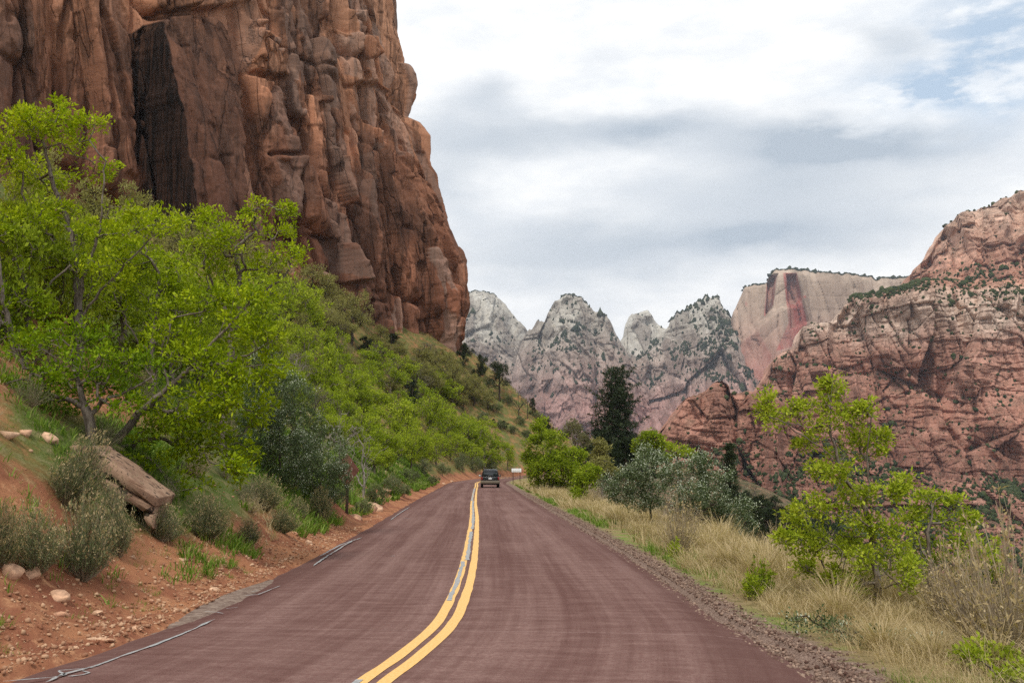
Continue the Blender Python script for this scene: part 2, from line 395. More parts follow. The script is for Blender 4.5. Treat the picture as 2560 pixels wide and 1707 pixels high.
def build_road():
    nR = len(RC)
    V, Q, uv = strip(0, nR, HW, -HW, 15, 0.0, lambda a: 0.10 * fbm(a / 1.3, 0.5, 0, 3, 21), lambda a: 0.10 * fbm(a / 1.3, 7.5, 0, 3, 22) - flare(np.interp(a, RARC, RC[:, 1])))
    V[:, 0, 2] -= 0.05; V[:, -1, 2] -= 0.05
    me = mesh_np('road', V, Q, uv=uv, smooth=True)
    m, N, out = new_mat('red_asphalt')
    uvn = N.n('ShaderNodeUVMap').outputs[0]; sp = N.n('ShaderNodeSeparateXYZ', ins={0: uvn}); L, A = sp.outputs[0], sp.outputs[1]
    wig = N.m('MULTIPLY', N.m('SUBTRACT', N.noise(N.maps(uvn, 0.3, 0.22, 1), 1.0, 3), .5), 0.9)
    Lw = N.m('ADD', L, N.m('MULTIPLY', wig, 0.25))
    # tyre polish: broad pale bands in each lane, plus fine rake lines drawn by the paver
    band = N.noise(N.n('ShaderNodeCombineXYZ', ins={0: N.m('MULTIPLY', Lw, 1.1), 1: N.m('MULTIPLY', A, 0.02), 2: 0.0}).outputs[0], 1.3, 2)
    rake = N.noise(N.n('ShaderNodeCombineXYZ', ins={0: N.m('MULTIPLY', N.m('ADD', L, N.m('MULTIPLY', wig, .10)), 9.0), 1: N.m('MULTIPLY', A, 0.16), 2: 3.0}).outputs[0], 1.0, 4, .6)
    rip = N.noise(N.n('ShaderNodeCombineXYZ', ins={0: N.m('MULTIPLY', L, 1.3), 1: N.m('MULTIPLY', A, 4.6), 2: 5.0}).outputs[0], 1.0, 4, .7)
    blot = N.noise(N.maps(uvn, 0.5, 0.18, 1), 1.0, 4, .6); grit = N.noise(N.maps(uvn, 1, 1, 1), 60.0, 4, .75); grit2 = N.noise(N.maps(uvn, 1, 1, 1), 16.0, 4, .7)
    tot = N.m('ADD', N.m('ADD', N.m('MULTIPLY', band, .9), N.m('MULTIPLY', rake, .6)), N.m('ADD', N.m('MULTIPLY', rip, .85), N.m('MULTIPLY', blot, .55)))
    f = N.ramp(tot, 1.16, 1.80)
    col = N.mix(f, (0.094, 0.045, 0.037), (0.250, 0.158, 0.137))
    col = N.mix(N.ramp(grit2, .35, .75), col, (0.14, 0.07, 0.062)); 
    col = N.mix(N.m('MULTIPLY', N.ramp(grit, .45, .8), .55), col, (0.30, 0.20, 0.18)); col = N.mix(N.m('MULTIPLY', N.ramp(grit, .5, .25), .5), col, (0.05, 0.022, 0.02))
    edge = N.ramp(N.m('ABSOLUTE', L), 2.9, 3.5); col = N.mix(N.m('MULTIPLY', edge, .55), col, (0.085, 0.040, 0.034))
    joint = N.m('MULTIPLY', N.ramp(N.m('ABSOLUTE', N.m('SUBTRACT', N.m('ADD', A, N.m('MULTIPLY', wig, .12)), 38.35)), 0.03, 0.0), N.ramp(grit2, .4, .6))
    col = N.mix(N.m('MULTIPLY', joint, .6), col, (0.30, 0.21, 0.19))
    principled(N, out, col, 0.95, 0.07, N.m('ADD', N.m('MULTIPLY', grit, .7), N.m('MULTIPLY', rip, .5)), 0.35, 0.012)
    tag(obj('road', me, m), 'dark red chip sealed two lane road curving right', 'road', kind='structure')
    # double yellow line
    my, N, out = new_mat('yellow_road_paint'); uvn = N.n('ShaderNodeUVMap').outputs[0]
    g1 = N.noise(uvn, 28.0, 5, .75); g2 = N.noise(uvn, 3.0, 4, .6)
    c = N.mix(N.ramp(g1, .35, .7), (0.68, 0.39, 0.12), (0.80, 0.52, 0.21)); c = N.mix(N.m('MULTIPLY', N.ramp(g1, .62, .72), N.ramp(g2, .4, .65)), c, (0.20, 0.11, 0.08))
    principled(N, out, c, 0.7, 0.3, g1, .3, .006)
    for a, b, sd_ in ((0.185, 0.045, 31), (-0.03, -0.175, 32)):
        V, Q, uv = strip(20, nR - 20, a, b, 3, 0.006, lambda s, q=sd_: 0.008 * vn(s / .5, 0, 0, q), lambda s, q=sd_: 0.008 * vn(s / .5, 3, 0, q + 5))
        tag(obj('centre_line', mesh_np('centre_line', V, Q, uv=uv), my), 'yellow centre line painted on the red road', 'road marking', kind='structure')
    # pale grey sealant along the centre and cracks
    mg = plain('grey_crack_sealant', (0.31, 0.315, 0.315), 0.7, 0.3, .25, 25)
    def seal(name, y0, y1, l0, l1, rough_=.045, gap=0.0, sdd=50):
        i0 = int(np.argmin(abs(RC[:, 1] - y0))); i1 = int(np.argmin(abs(RC[:, 1] - y1)))
        V, Q, uv = strip(i0, i1, l0, l1, 2, 0.0105, lambda s: rough_ * fbm(s / .35, 1, 0, 4, sdd), lambda s: rough_ * fbm(s / .35, 5, 0, 4, sdd + 1))
        if gap: Q = Q[(vn(RARC[i0:i1 - 1] / .8, 2, 0, sdd + 3) > gap)]
        tag(obj(name, mesh_np(name, V, Q, uv=uv), mg), 'pale grey crack sealant smear beside the centre line', 'road marking', kind='structure')
    seal('centre_sealant', 9.0, 10.15, 0.195, 0.125, .03, sdd=51); seal('centre_sealant', 15.6, 22, 0.165, 0.085, .035, sdd=53)
    seal('centre_sealant', 22, 32, 0.10, 0.02, .05, sdd=55); seal('centre_sealant', 33, 60, 0.09, -0.005, .05, -1.1, 57); seal('centre_sealant', 60, 95, .17, .05, .05, -1.1, 59)
    def crack(pts, w, sdd):
        g = np.array([G(u, v) for u, v in pts]); n = max(12, int(np.linalg.norm(np.diff(g, axis=0), axis=1).sum() / .05))
        t = np.linspace(0, 1, n); s = np.linspace(0, 1, len(g)); c_ = np.stack([np.interp(t, s, g[:, 0]), np.interp(t, s, g[:, 1])], 1)
        tn = np.gradient(c_, axis=0); tn /= np.linalg.norm(tn, axis=1)[:, None]; nn = np.stack([-tn[:, 1], tn[:, 0]], 1)
        ww = (w * (0.65 + 0.5 * fbm(t * n * .05 / .2, 0, 0, 3, sdd)) * np.minimum(1, 8 * np.minimum(t, 1 - t) + .2))[:, None]
        c_ = c_ + nn * (0.02 * fbm(t * n * .05 / .5, 3, 0, 3, sdd))[:, None]
        V = np.stack([np.c_[c_ + nn * ww, np.full(n, .0055)], np.c_[c_ - nn * ww, np.full(n, .0055)]], 1)
        tag(obj('crack_sealant', mesh_np('crack_sealant', V, grid_faces(2, n)), mg), 'pale grey sealed crack in the left lane', 'road marking', kind='structure')
    z4 = lambda L: [(x / 2.94, 1280 + y / 2.94) for x, y in L]
    crack(z4([(330, 1250), (480, 1190), (700, 1130), (900, 1055), (1150, 970), (1350, 890), (1480, 830), (1575, 787)]), .032, 61)
    crack(z4([(20, 1245), (250, 1225), (380, 1215), (480, 1195), (420, 1165), (600, 1150), (690, 1140)]), .022, 62)
    crack(z4([(500, 1205), (600, 1195), (660, 1180), (600, 1165)]), .02, 63); crack(z4([(1500, 728), (1600, 735), (1650, 745)]), .014, 64)
    crack(z4([(1660, 708), (1750, 698)]), .014, 65); crack(z4([(1800, 612), (1900, 605), (1960, 580), (2060, 540)]), .02, 66); crack(z4([(1850, 585), (1890, 575)]), .015, 67)
    crack(z4([(2300, 395), (2350, 360), (2440, 300), (2540, 238), (2600, 205)]), .03, 68); crack([(975, 1300), (1000, 1282), (1024, 1267)], .03, 69)
    crack([(800, 1390), (850, 1362), (905, 1343)], .03, 70); crack([(1005, 1294), (1027, 1296)], .02, 71); crack([(975, 1390), (988, 1389)], .02, 72)
    # broken concrete gutter between the left lane and the bank
    mc, N, out = new_mat('old_concrete'); p = N.n('ShaderNodeNewGeometry').outputs['Position']; n = N.noise(p, 7.0, 6, .7); n2 = N.noise(p, 40.0, 4, .7)
    c = N.mix(N.ramp(n, .35, .65), (0.13, 0.085, 0.068), (0.27, 0.205, 0.165)); c = N.mix(N.ramp(n2, .55, .75), c, (0.10, 0.07, 0.055)); principled(N, out, c, .9, .1, n2, .5, .02)
    for y0, y1, w, sdd in ((8.6, 10.2, .22, 81), (12.2, 20.0, .36, 82)):
        i0 = int(np.argmin(abs(RC[:, 1] - y0))); i1 = int(np.argmin(abs(RC[:, 1] - y1)))
        tp = lambda s: np.minimum(1, np.minimum(s - s[0], s[-1] - s) / 2.8)
        V, Q, uv = strip(i0, i1, HW - .40, HW + .02, 9, 0.004, lambda s: .10 * fbm(s / .5, 1, 0, 4, sdd), lambda s: w * tp(s) + .16 * fbm(s / .4, 5, 0, 4, sdd + 1))
        V[:, :, 2] += 0.012 * fbm(V[:, :, 0] / .3, V[:, :, 1] / .3, 0, 3, sdd); V[:, :, 2] -= .07 * (1 - np.clip(tp(RARC[i0:i1]), 0, 1))[:, None]; V[:, -1, 2] -= .06; V[:, 0, 2] -= .07; V[:, 1, 2] -= .05; V[:, 2, 2] -= .03
        tag(obj('gutter', mesh_np('gutter', V, Q, uv=uv), mc), 'broken pale concrete gutter along the left road edge', 'gutter', kind='structure')
build_road()

# ------------------------------------------------------------------ rock
def rock_mat(name, stops, zw=12.0, strat=0.5, vert=0.25, varnish=0.55, pale=0.4, ps=1.0, bump=0.6, bd=0.6, green=0.0, cracks=.7):
    """sandstone whose beds follow world height; streaks of desert varnish run down it"""
    m, N, out = new_mat(name); p = N.n('ShaderNodeNewGeometry').outputs['Position']
    sz = N.n('ShaderNodeSeparateXYZ', ins={0: p}).outputs[2]
    ps_ = N.maps(p, ps, ps, ps)
    big = N.noise(ps_, 0.035, 4, .55); mid = N.noise(ps_, 0.16, 5, .6); fine = N.noise(ps_, 1.1, 5, .65)
    streak = N.noise(N.maps(ps_, 1, 1, .07), vert, 5, .65); streak2 = N.noise(N.maps(ps_, 1, 1, .05), vert * 4, 4, .6)
    beds = N.noise(N.n('ShaderNodeVectorMath', operation='ADD', ins={0: N.maps(ps_, .05, .05, 1.0), 1: N.n('ShaderNodeCombineXYZ', ins={0: 0.0, 1: 0.0, 2: N.m('MULTIPLY', mid, 6.0)}).outputs[0]}).outputs[0], strat, 5, .65)
    zz = N.m('ADD', sz, N.m('MULTIPLY', N.m('SUBTRACT', big, .5), zw * 2)); zz = N.m('ADD', zz, N.m('MULTIPLY', N.m('SUBTRACT', streak, .5), zw * 1.6))
    lo, hi = stops[0][0], stops[-1][0]
    cr = N.n('ShaderNodeValToRGB', ins={0: N.ramp(zz, lo, hi, smooth=False)}); e = cr.color_ramp.elements
    while len(e) < len(stops): e.new(0.5)
    for k, (z, c) in enumerate(stops): e[k].position = (z - lo) / (hi - lo); e[k].color = (*c, 1)
    col = cr.outputs[0]
    rb = attr(N, 'block'); col = N.mix(N.m('MULTIPLY', N.ramp(rb, .55, .25), .6), col, N.mix(1.0, col, (1.38, 1.42, 1.45), 'MULTIPLY')); col = N.mix(N.m('MULTIPLY', N.ramp(rb, .5, .8), .6), col, N.mix(1.0, col, (0.52, .46, .45), 'MULTIPLY'))
    col = N.mix(N.m('MULTIPLY', N.ramp(beds, .45, .7), .45), col, N.mix(1.0, col, (1.45, 1.5, 1.55), 'MULTIPLY'))
    col = N.mix(N.m('MULTIPLY', N.ramp(beds, .45, .25), .40), col, N.mix(1.0, col, (.60, .55, .52), 'MULTIPLY'))
    col = N.mix(N.m('MULTIPLY', N.ramp(mid, .52, .72), pale), col, N.mix(.5, col, (0.44, 0.30, 0.22)))
    vm = N.m('MULTIPLY', N.ramp(N.m('ADD', N.m('MULTIPLY', streak, .6), N.m('MULTIPLY', streak2, .4)), .46, .58), N.ramp(big, .36, .52))
    col = N.mix(N.m('MULTIPLY', vm, varnish), col, N.mix(.25, (0.060, 0.038, 0.030), col))
    col = N.mix(N.m('MULTIPLY', N.ramp(fine, .55, .78), .35), col, N.mix(1.0, col, (.55, .5, .48), 'MULTIPLY'))
    col = N.mix(N.m('MULTIPLY', N.ramp(fine, .45, .25), .30), col, N.mix(1.0, col, (1.35, 1.35, 1.35), 'MULTIPLY'))
    if green:
        nz = N.n('ShaderNodeSeparateXYZ', ins={0: N.n('ShaderNodeNewGeometry').outputs['True Normal']}).outputs[2]
        gm = N.m('MULTIPLY', N.ramp(nz, .42, .7), N.ramp(mid, .4, .6)); col = N.mix(N.m('MULTIPLY', gm, green), col, (0.055, 0.062, 0.035))
    if cracks:                                               # joints: a net of fissures, taller than wide, darker than the rock
        wv = N.n('ShaderNodeVectorMath', operation='ADD', ins={0: N.maps(ps_, 1, 1, .2), 1: N.n('ShaderNodeCombineXYZ', ins={0: N.m('MULTIPLY', mid, 2.2), 1: N.m('MULTIPLY', mid, 2.2), 2: N.m('MULTIPLY', fine, .5)}).outputs[0]}).outputs[0]
        def fis(sc2, wd):
            vo = N.n('ShaderNodeTexVoronoi', feature='DISTANCE_TO_EDGE', ins={'Scale': sc2}); N.t.links.new(wv, vo.inputs['Vector']); return N.ramp(vo.outputs['Distance'], 0.0, wd, 1.0, 0.0)
        c1_ = N.m('MULTIPLY', fis(.20, .035), N.ramp(streak, .42, .55)); c2_ = N.m('MULTIPLY', fis(.62, .05), N.ramp(mid, .45, .58)); ck = N.m('MAXIMUM', c1_, N.m('MULTIPLY', c2_, .5))
        col = N.mix(N.m('MULTIPLY', ck, cracks), col, N.mix(1.0, col, (.22, .19, .18), 'MULTIPLY')); fine = N.m('SUBTRACT', fine, N.m('MULTIPLY', ck, 1.6))
    h = N.m('ADD', N.m('ADD', N.m('MULTIPLY', beds, .8), N.m('MULTIPLY', fine, .6)), N.m('MULTIPLY', streak2, .5))
    principled(N, out, col, 0.95, 0.04, h, bump, bd); return m
def poly_mask(u, v, pts, soft):
    """1 inside the polygon, falling to 0 over soft at its rim"""
    ins = np.zeros(u.shape, bool); d = np.full(u.shape, 1e9); n = len(pts)
    for i in range(n):
        (x0, y0), (x1, y1) = pts[i], pts[(i + 1) % n]
        c_ = ((y0 > v) != (y1 > v)) & (u < (x1 - x0) * (v - y0) / (y1 - y0 + 1e-9) + x0); ins ^= c_
        ex, ey = x1 - x0, y1 - y0; t = np.clip(((u - x0) * ex + (v - y0) * ey) / (ex * ex + ey * ey), 0, 1)
        d = np.minimum(d, np.hypot(u - x0 - t * ex, v - y0 - t * ey))
    return np.where(ins, sst(d, 0, soft), 0.0)
def line_mask(u, v, pts, w):
    d = np.full(u.shape, 1e9)
    for (x0, y0), (x1, y1) in zip(pts[:-1], pts[1:]):
        ex, ey = x1 - x0, y1 - y0; t = np.clip(((u - x0) * ex + (v - y0) * ey) / (ex * ex + ey * ey), 0, 1)
        d = np.minimum(d, np.hypot(u - x0 - t * ex, v - y0 - t * ey))
    return np.exp(-(d / w) ** 2)

def facets(x, y, seed, jit=.85):
    xi, yi = np.floor(x).astype(np.int64), np.floor(y).astype(np.int64); z0 = np.zeros_like(xi)
    f1 = np.full(x.shape, 9.0); f2 = np.full(x.shape, 9.0); o = [np.zeros(x.shape) for _ in range(5)]
    for i in (-1, 0, 1):
        for j in (-1, 0, 1):
            cx, cy_ = xi + i, yi + j
            dx = x - (cx + .5 + (_r(cx, cy_, z0, seed) - .5) * jit); dy = y - (cy_ + .5 + (_r(cx, cy_, z0 + 1, seed) - .5) * jit)
            d = np.maximum(np.abs(dx) * 1.1, np.abs(dy)) * .92 + np.hypot(dx, dy) * .08; n1 = d < f1
            f2 = np.where(n1, f1, np.minimum(f2, d)); f1 = np.where(n1, d, f1)
            for q, v in enumerate((_r(cx, cy_, z0 + 2, seed), dx, dy, _r(cx, cy_, z0 + 3, seed) - .5, _r(cx, cy_, z0 + 4, seed) - .5)): o[q] = np.where(n1, v, o[q])
    return f2 - f1, o[0], o[1] * o[3] * 2, o[2] * o[4] * 2
# ------------------------------------------------------------------ the great cliff on the left
CA, CC = np.array([-150.0, 61.5]), np.array([-13.2, 260.0])
CT = (CC - CA) / np.linalg.norm(CC - CA); CN = np.array([CT[1], -CT[0]]); CL = np.linalg.norm(CC - CA)
SIL = [(1003, 0), (1010, 40), (1020, 90), (1030, 150), (1029, 165), (1043, 190), (1045, 215), (1030, 255), (1021, 285), (1019, 293), (1050, 305), (1065, 318), (1083, 340), (1086, 400), (1098, 460), (1115, 510), (1133, 565), (1143, 610), (1149, 650), (1148, 665), (1152, 700), (1154, 760), (1152, 820), (1146, 880)]
CLIFF = {}
def build_cliff():
    a = np.concatenate([spaced(-10, 92, 1.2, 0.992), np.arange(92.3, CL + 22, 0.19), spaced(CL + 22.3, CL + 90, .5, 1.1)])
    z = np.concatenate([np.arange(8, 128, 0.21), spaced(128.3, 175, .5, 1.06)])
    A, Z = np.meshgrid(a, z); A = A - .24 * (Z - 60)      # rows are sheared so that the leaning joints run along the mesh
    over = np.clip(A - CL, 0, None); Ac = np.minimum(A, CL)
    bdir = np.array([-0.62, 0.78])
    X = CA[0] + CT[0] * Ac + bdir[0] * over; Y = CA[1] + CT[1] * Ac + bdir[1] * over
    th = np.clip((A - CL + 3) / 6, 0, 1) * 1.9                            # outward normal swings round the corner
    nx = CN[0] * np.cos(th) - CN[1] * np.sin(th); ny = CN[0] * np.sin(th) + CN[1] * np.cos(th)
    U, Vp = pix(X, Y, Z)
    s_uv = np.array(SIL, float); zs = P(s_uv[:, 0], s_uv[:, 1], CC[1]); o = np.argsort(zs[:, 2])
    xs = np.interp(Z, zs[o, 2], zs[o, 0]) - CC[0]
    # joints lean: lower = further right
    wq = .55 * fbm(A / 30, Z / 22, 0, 3, 101); c = A + 0.24 * (Z - 60) + wq; zw = Z + 2.6 * fbm(A / 18, Z / 40, 0, 4, 102)
    e1, r1, ta, tb = facets(c / 15.0, zw / 58.0, 111); e2, r2, tc, td = facets(c / 6.2 + 3, zw / 21.0, 112)
    e3, r3, te, tf = facets(c / 2.5 + 9, zw / 6.5, 113); e4, r4, tg, th_ = facets(c / 1.0 + 9, zw / 2.0, 114)
    inn = sst(e2, .012, .045) * sst(e1, .005, .02)
    D = (r1 - .5) * 7.5 + ta * 6.5 + tb * 4.0 + (r2 - .5) * 3.6 + tc * 3.4 + td * 2.0 + ((r3 - .5) * 1.7 + te * 2.0 + tf * .9) * (.35 + .65 * (r1 > .45)) * (.3 + .7 * inn) + ((r4 - .5) * .42 + tg * .40 + th_ * .2) * (.25 + .75 * (r2 > .45)) * inn
    D += -3.4 * np.exp(-e1 / .028) - 1.7 * np.exp(-e2 / .032) * (r2 > .3) - .5 * np.exp(-e3 / .05) * (r3 > .5)
    D += 0.25 * fbm(c / 8, Z / 24, 0, 3, 103) + .16 * fbm(A / 2.4, Z / 1.8, 0, 4, 104)
    st = zw / 3.1 + .9 * fbm(A / 20, Z / 6, 0, 2, 105); fr = st - np.floor(st); lr = _r(np.floor(st).astype(np.int64), np.zeros(st.shape, np.int64), np.zeros(st.shape, np.int64), 7)
    D += ((lr - .5) * .5 * sst(fr, 0, .18) - .16 * np.exp(-fr / .05)) * (.3 + .7 * sst(fbm(A / 16, Z / 12, 0, 2, 107), -.1, .3)) * inn
    # pocketed, flaky skin near the foot and on the left wall
    # the big smooth block with the black cleft on its left
    hb = np.interp(Vp, [40, 80, 280, 500, 700], [3.0, 4.0, 8.0, 10.5, 11.0])
    Uw = U + 7 * fbm(Z / 6, A / 14, 0, 3, 140) + 3 * fbm(Z / 1.6, A / 5, 0, 2, 141)
    blk = poly_mask(Uw, Vp, [(366, 78), (378, 52), (420, 36), (520, 38), (568, 95), (570, 160), (548, 300), (532, 520), (520, 720), (384, 740), (374, 460), (369, 230)], 13)
    sm = blk > .02
    D = np.where(sm, D * (1 - .62 * blk) + hb * blk, D)
    cleft = poly_mask(U, Vp, [(362, 66), (388, 66), (384, 230), (390, 740), (364, 740), (360, 300)], 15)
    D -= 7 * cleft * (1 - blk); varnish_shade = poly_mask(Uw, Vp, [(355, 72), (372, 50), (390, 58), (392, 240), (402, 740), (350, 740), (352, 300)], 4)  # cleft face painted black: desert varnish and overhang shade in one colour mask
    # steps that stand out of the wall to the right of it
    def rib(pts, h, soft=10): 
        nonlocal D
        D = D + h * poly_mask(U, Vp, pts, soft)
    rib([(590, 60), (700, 90), (720, 200), (600, 190)], 3.0); rib([(600, 190), (660, 215), (700, 390), (740, 600), (640, 600), (612, 390)], 2.6)
    rib([(690, 395), (770, 420), (800, 560), (830, 720), (740, 720), (700, 560)], 4.5, 8); rib([(760, 230), (810, 245), (850, 480), (880, 800), (820, 800), (780, 480)], 3.0, 8)
    rib([(930, 300), (960, 330), (985, 520), (1010, 900), (930, 900), (905, 520)], 3.6, 9); rib([(1020, 380), (1090, 380), (1120, 900), (1060, 900), (1030, 560)], 2.2, 9)
    rib([(880, 20), (940, 20), (955, 220), (890, 210)], 3.2, 9); rib([(380, -80), (600, -80), (590, 20), (420, 34), (380, 30)], 3.0)
    for pts, w, dp in (([(958, -40), (967, 100), (975, 147), (983, 235), (1004, 282)], 5, 4), ([(900, 300), (925, 420), (960, 560), (985, 760), (992, 900)], 5, 3.2), ([(640, 395), (690, 400), (745, 420), (775, 450), (800, 560)], 4, 2.6),
                       ([(850, 480), (870, 600), (890, 800)], 4, 2.6), ([(620, 120), (640, 240), (625, 400), (630, 520)], 6, 2.2), ([(1040, 420), (1062, 560), (1095, 640), (1110, 860)], 4, 2.4), ([(600, 85), (660, 100), (740, 140), (830, 170), (890, 215)], 4, 2.0),
                       ([(60, -30), (70, 120), (50, 260)], 9, 3.0), ([(190, -20), (178, 60), (186, 200), (170, 330)], 7, 3.0), ([(255, -10), (262, 150), (275, 280), (285, 420)], 6, 2.6)):
        D -= dp * line_mask(U, Vp, pts, w)
    D += 0.05 * (62 - Z) * sst(A, CL - 150, CL - 40)
    for _ in range(1):
        D[:, 1:-1] = (D[:, :-2] + 2 * D[:, 1:-1] + D[:, 2:]) / 4; D[1:-1] = (D[:-2] + 2 * D[1:-1] + D[2:]) / 4
    D *= 1 - .55 * sst(A, CL - 9, CL)
    X2 = X + nx * D + xs * sst(A, CL - 46, CL - 4); Y2 = Y + ny * D; Z2 = Z + .3 * D * 0
    top = sst(Z, 128, 175); X2 = X2 - CN[0] * 14 * top; Y2 = Y2 - CN[1] * 14 * top
    hill = ground(X, Y, False)
    me = mesh_np('cliff', np.stack([X2, Y2, Z2], -1), grid_faces(len(a), len(z)), attrs={'block': np.clip(.45 * r2 + .4 * r1 + .15 * r3 + .25 * blk, 0, 1), 'varnish_shade': varnish_shade, 'dark': np.clip(np.maximum(blk * (.60 + .7 * fbm(A / 5, Z / 9, 0, 3, 131)), sst(fbm(c / 11, Z / 34, 0, 3, 130) + .25 * (r2 - .5) - .003 * (Z - 60), .02, .22) * .85), 0, 1), 'pale': sst(r2, .60, .66) * (1 - sst(r3, .62, .68)) * (1 - blk) * (.35 + .65 * sst(A, CL - 95, CL - 60)), 'fresh': np.clip(sst(r1 * .5 + r2 * .5 + .5 * fbm(A / 8, Z / 15, 0, 3, 120), .5, .72) * (1 - .8 * blk) + .35 * sst(Z, 62, 100) * (1 - blk), 0, 1)})
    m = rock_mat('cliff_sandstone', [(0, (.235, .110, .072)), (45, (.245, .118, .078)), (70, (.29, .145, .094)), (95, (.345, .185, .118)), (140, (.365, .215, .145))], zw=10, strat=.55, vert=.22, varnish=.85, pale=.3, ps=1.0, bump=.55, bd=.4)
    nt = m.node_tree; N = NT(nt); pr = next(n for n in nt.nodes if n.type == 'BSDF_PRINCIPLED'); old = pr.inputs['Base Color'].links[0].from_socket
    c2 = N.mix(N.m('MULTIPLY', N.m('SUBTRACT', 1.0, attr(N, 'fresh')), .6), N.mix(1.0, old, (1.42, 1.30, 1.18), 'MULTIPLY'), N.mix(1.0, old, (.34, .325, .335), 'MULTIPLY')); c2 = N.mix(N.m('MULTIPLY', attr(N, 'pale'), .6), c2, N.mix(.75, c2, (.34, .245, .20))); c2 = N.mix(N.m('MULTIPLY', attr(N, 'dark'), .72), c2, N.mix(.45, (.085, .056, .046), N.mix(1.0, c2, (.5, .47, .47), 'MULTIPLY'))); c2 = N.mix(N.m('MULTIPLY', attr(N, 'varnish_shade'), N.ramp(N.noise(N.maps(N.n('ShaderNodeNewGeometry').outputs['Position'], 1, 1, .06), 1.6, 4, .6), 0.38, .60, .99, .80)), c2, (.010, .008, .007)); nt.links.new(c2, pr.inputs['Base Color'])
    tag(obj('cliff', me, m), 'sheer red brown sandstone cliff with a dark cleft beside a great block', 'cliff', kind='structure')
    CLIFF.update(A=A, Z=Z, X=X2, Y=Y2, Z2=Z2)
build_cliff()

# ------------------------------------------------------------------ far mountains
def mountain(name, px, D, zbot, prof, disp, mat, label, cat, N_=(420, 300), R=0.0, dx=0.0, back=200.0, seed=0, jag=0.0, ext=(0, 0)):
    """ridge traced at its real distance, a cross-section down to the valley, weathering, and a back slope"""
    px = np.array(px, float); g = P(px[:, 0], px[:, 1], D); X = np.linspace(g[0, 0] - ext[0], g[-1, 0] + ext[1], N_[0])
    Zr = np.interp(X, g[:, 0], g[:, 2]); sc_ = D / 1000.0
    Zr = Zr + jag * sc_ * fbm(X / (6 * sc_), 0.5, 0, 4, seed + 1)
    t = np.linspace(0, 1, N_[1]) ** 1.12; XX = np.broadcast_to(X, (N_[1], N_[0])).copy(); ZZ = Zr[None] - t[:, None] * (Zr[None] - zbot)
    off = prof(XX, ZZ, Zr[None])
    if R:
        d = np.full(XX.shape, 1e9)
        for k in range(0, N_[0], 2): d = np.minimum(d, np.hypot(XX - X[k], np.maximum(0, Zr[k] - ZZ)))
        dd = np.clip(d, 0, R); off = off + np.sqrt(np.maximum(0, 2 * R * dd - dd * dd)) * .8
    dsp, blk = disp(XX, ZZ, Zr[None]); off = off + dsp * (0.35 + .65 * sst(t, 0, .05))[:, None]
    o0 = np.convolve(np.pad(off[0], 20, mode='edge'), np.ones(41) / 41, 'valid'); off = off - o0[None] * (1 - .999 * 0) ; off[0] = 0; YY = D - off; XX = XX + dx * off
    bk = np.array([1.0, .55, .15]); Xb = np.broadcast_to(X, (3, N_[0])); Yb = D + back * bk[:, None] + 0 * Xb; Zb = Zr[None] - (Zr[None] - zbot) * np.array([1.0, .35, .03])[:, None]
    V = np.concatenate([np.stack([Xb, Yb, Zb], -1), np.stack([XX, YY, ZZ], -1)])
    me = mesh_np(name, V, grid_faces(N_[0], N_[1] + 3)[:, ::-1], attrs={'block': np.concatenate([np.zeros((3, N_[0])), np.clip(blk, 0, 1)])})
    o = tag(obj(name, me, mat), label, cat, kind='structure')
    return XX, YY, ZZ, Zr
def scrub(name, M, n, size, mat, label, thr=.45, seed=0, extra=None, tall=1.0, zr=None):
    """bushes and small conifers rooted on the ledges of a mountain: far too many to count"""
    XX, YY, ZZ, Zr = M; rg = np.random.default_rng(seed)
    Pp = np.stack([XX, YY, ZZ], -1); du = np.zeros_like(Pp); dv = np.zeros_like(Pp)
    w = 5; du[:, w:-w] = Pp[:, 2*w:] - Pp[:, :-2*w]; dv[w:-w] = Pp[2*w:] - Pp[:-2*w]
    nn = np.cross(du, dv); ln = np.linalg.norm(nn, axis=-1) + 1e-9; nz = np.abs(nn[..., 2]) / ln
    sc_ = np.median(YY) / 1000.
    pr = sst(nz, thr - .12, thr + .15) * (0.25 + sst(fbm(XX / (30 * sc_), ZZ / (22 * sc_), 0, 3, seed + 2), -.2, .35)) * ln
    if extra is not None: pr = pr * extra(XX, YY, ZZ) 
    pr[:w] = 0; pr[-w:] = 0; pr[:, :w] = 0; pr[:, -w:] = 0
    pr = pr.ravel() / pr.sum(); k = rg.choice(len(pr), n, p=pr); P0 = Pp.reshape(-1, 3)[k]; D1 = du.reshape(-1, 3)[k] / (2*w); D2 = dv.reshape(-1, 3)[k] / (2*w)
    P0 = P0 + D1 * rg.uniform(-.5, .5, (n, 1)) + D2 * rg.uniform(-.5, .5, (n, 1))
    return lumps(name, P0, size * np.exp(rg.normal(0, .35, n)), mat, label, rg, tall)
_ph = (1 + 5 ** .5) / 2
ICO = np.array([(-1, _ph, 0), (1, _ph, 0), (-1, -_ph, 0), (1, -_ph, 0), (0, -1, _ph), (0, 1, _ph), (0, -1, -_ph), (0, 1, -_ph), (_ph, 0, -1), (_ph, 0, 1), (-_ph, 0, -1), (-_ph, 0, 1)]) / 1.902
ICOF = np.array([(0, 11, 5), (0, 5, 1), (0, 1, 7), (0, 7, 10), (0, 10, 11), (1, 5, 9), (5, 11, 4), (11, 10, 2), (10, 7, 6), (7, 1, 8), (3, 9, 4), (3, 4, 2), (3, 2, 6), (3, 6, 8), (3, 8, 9), (4, 9, 5), (2, 4, 11), (6, 2, 10), (8, 6, 7), (9, 8, 1)])
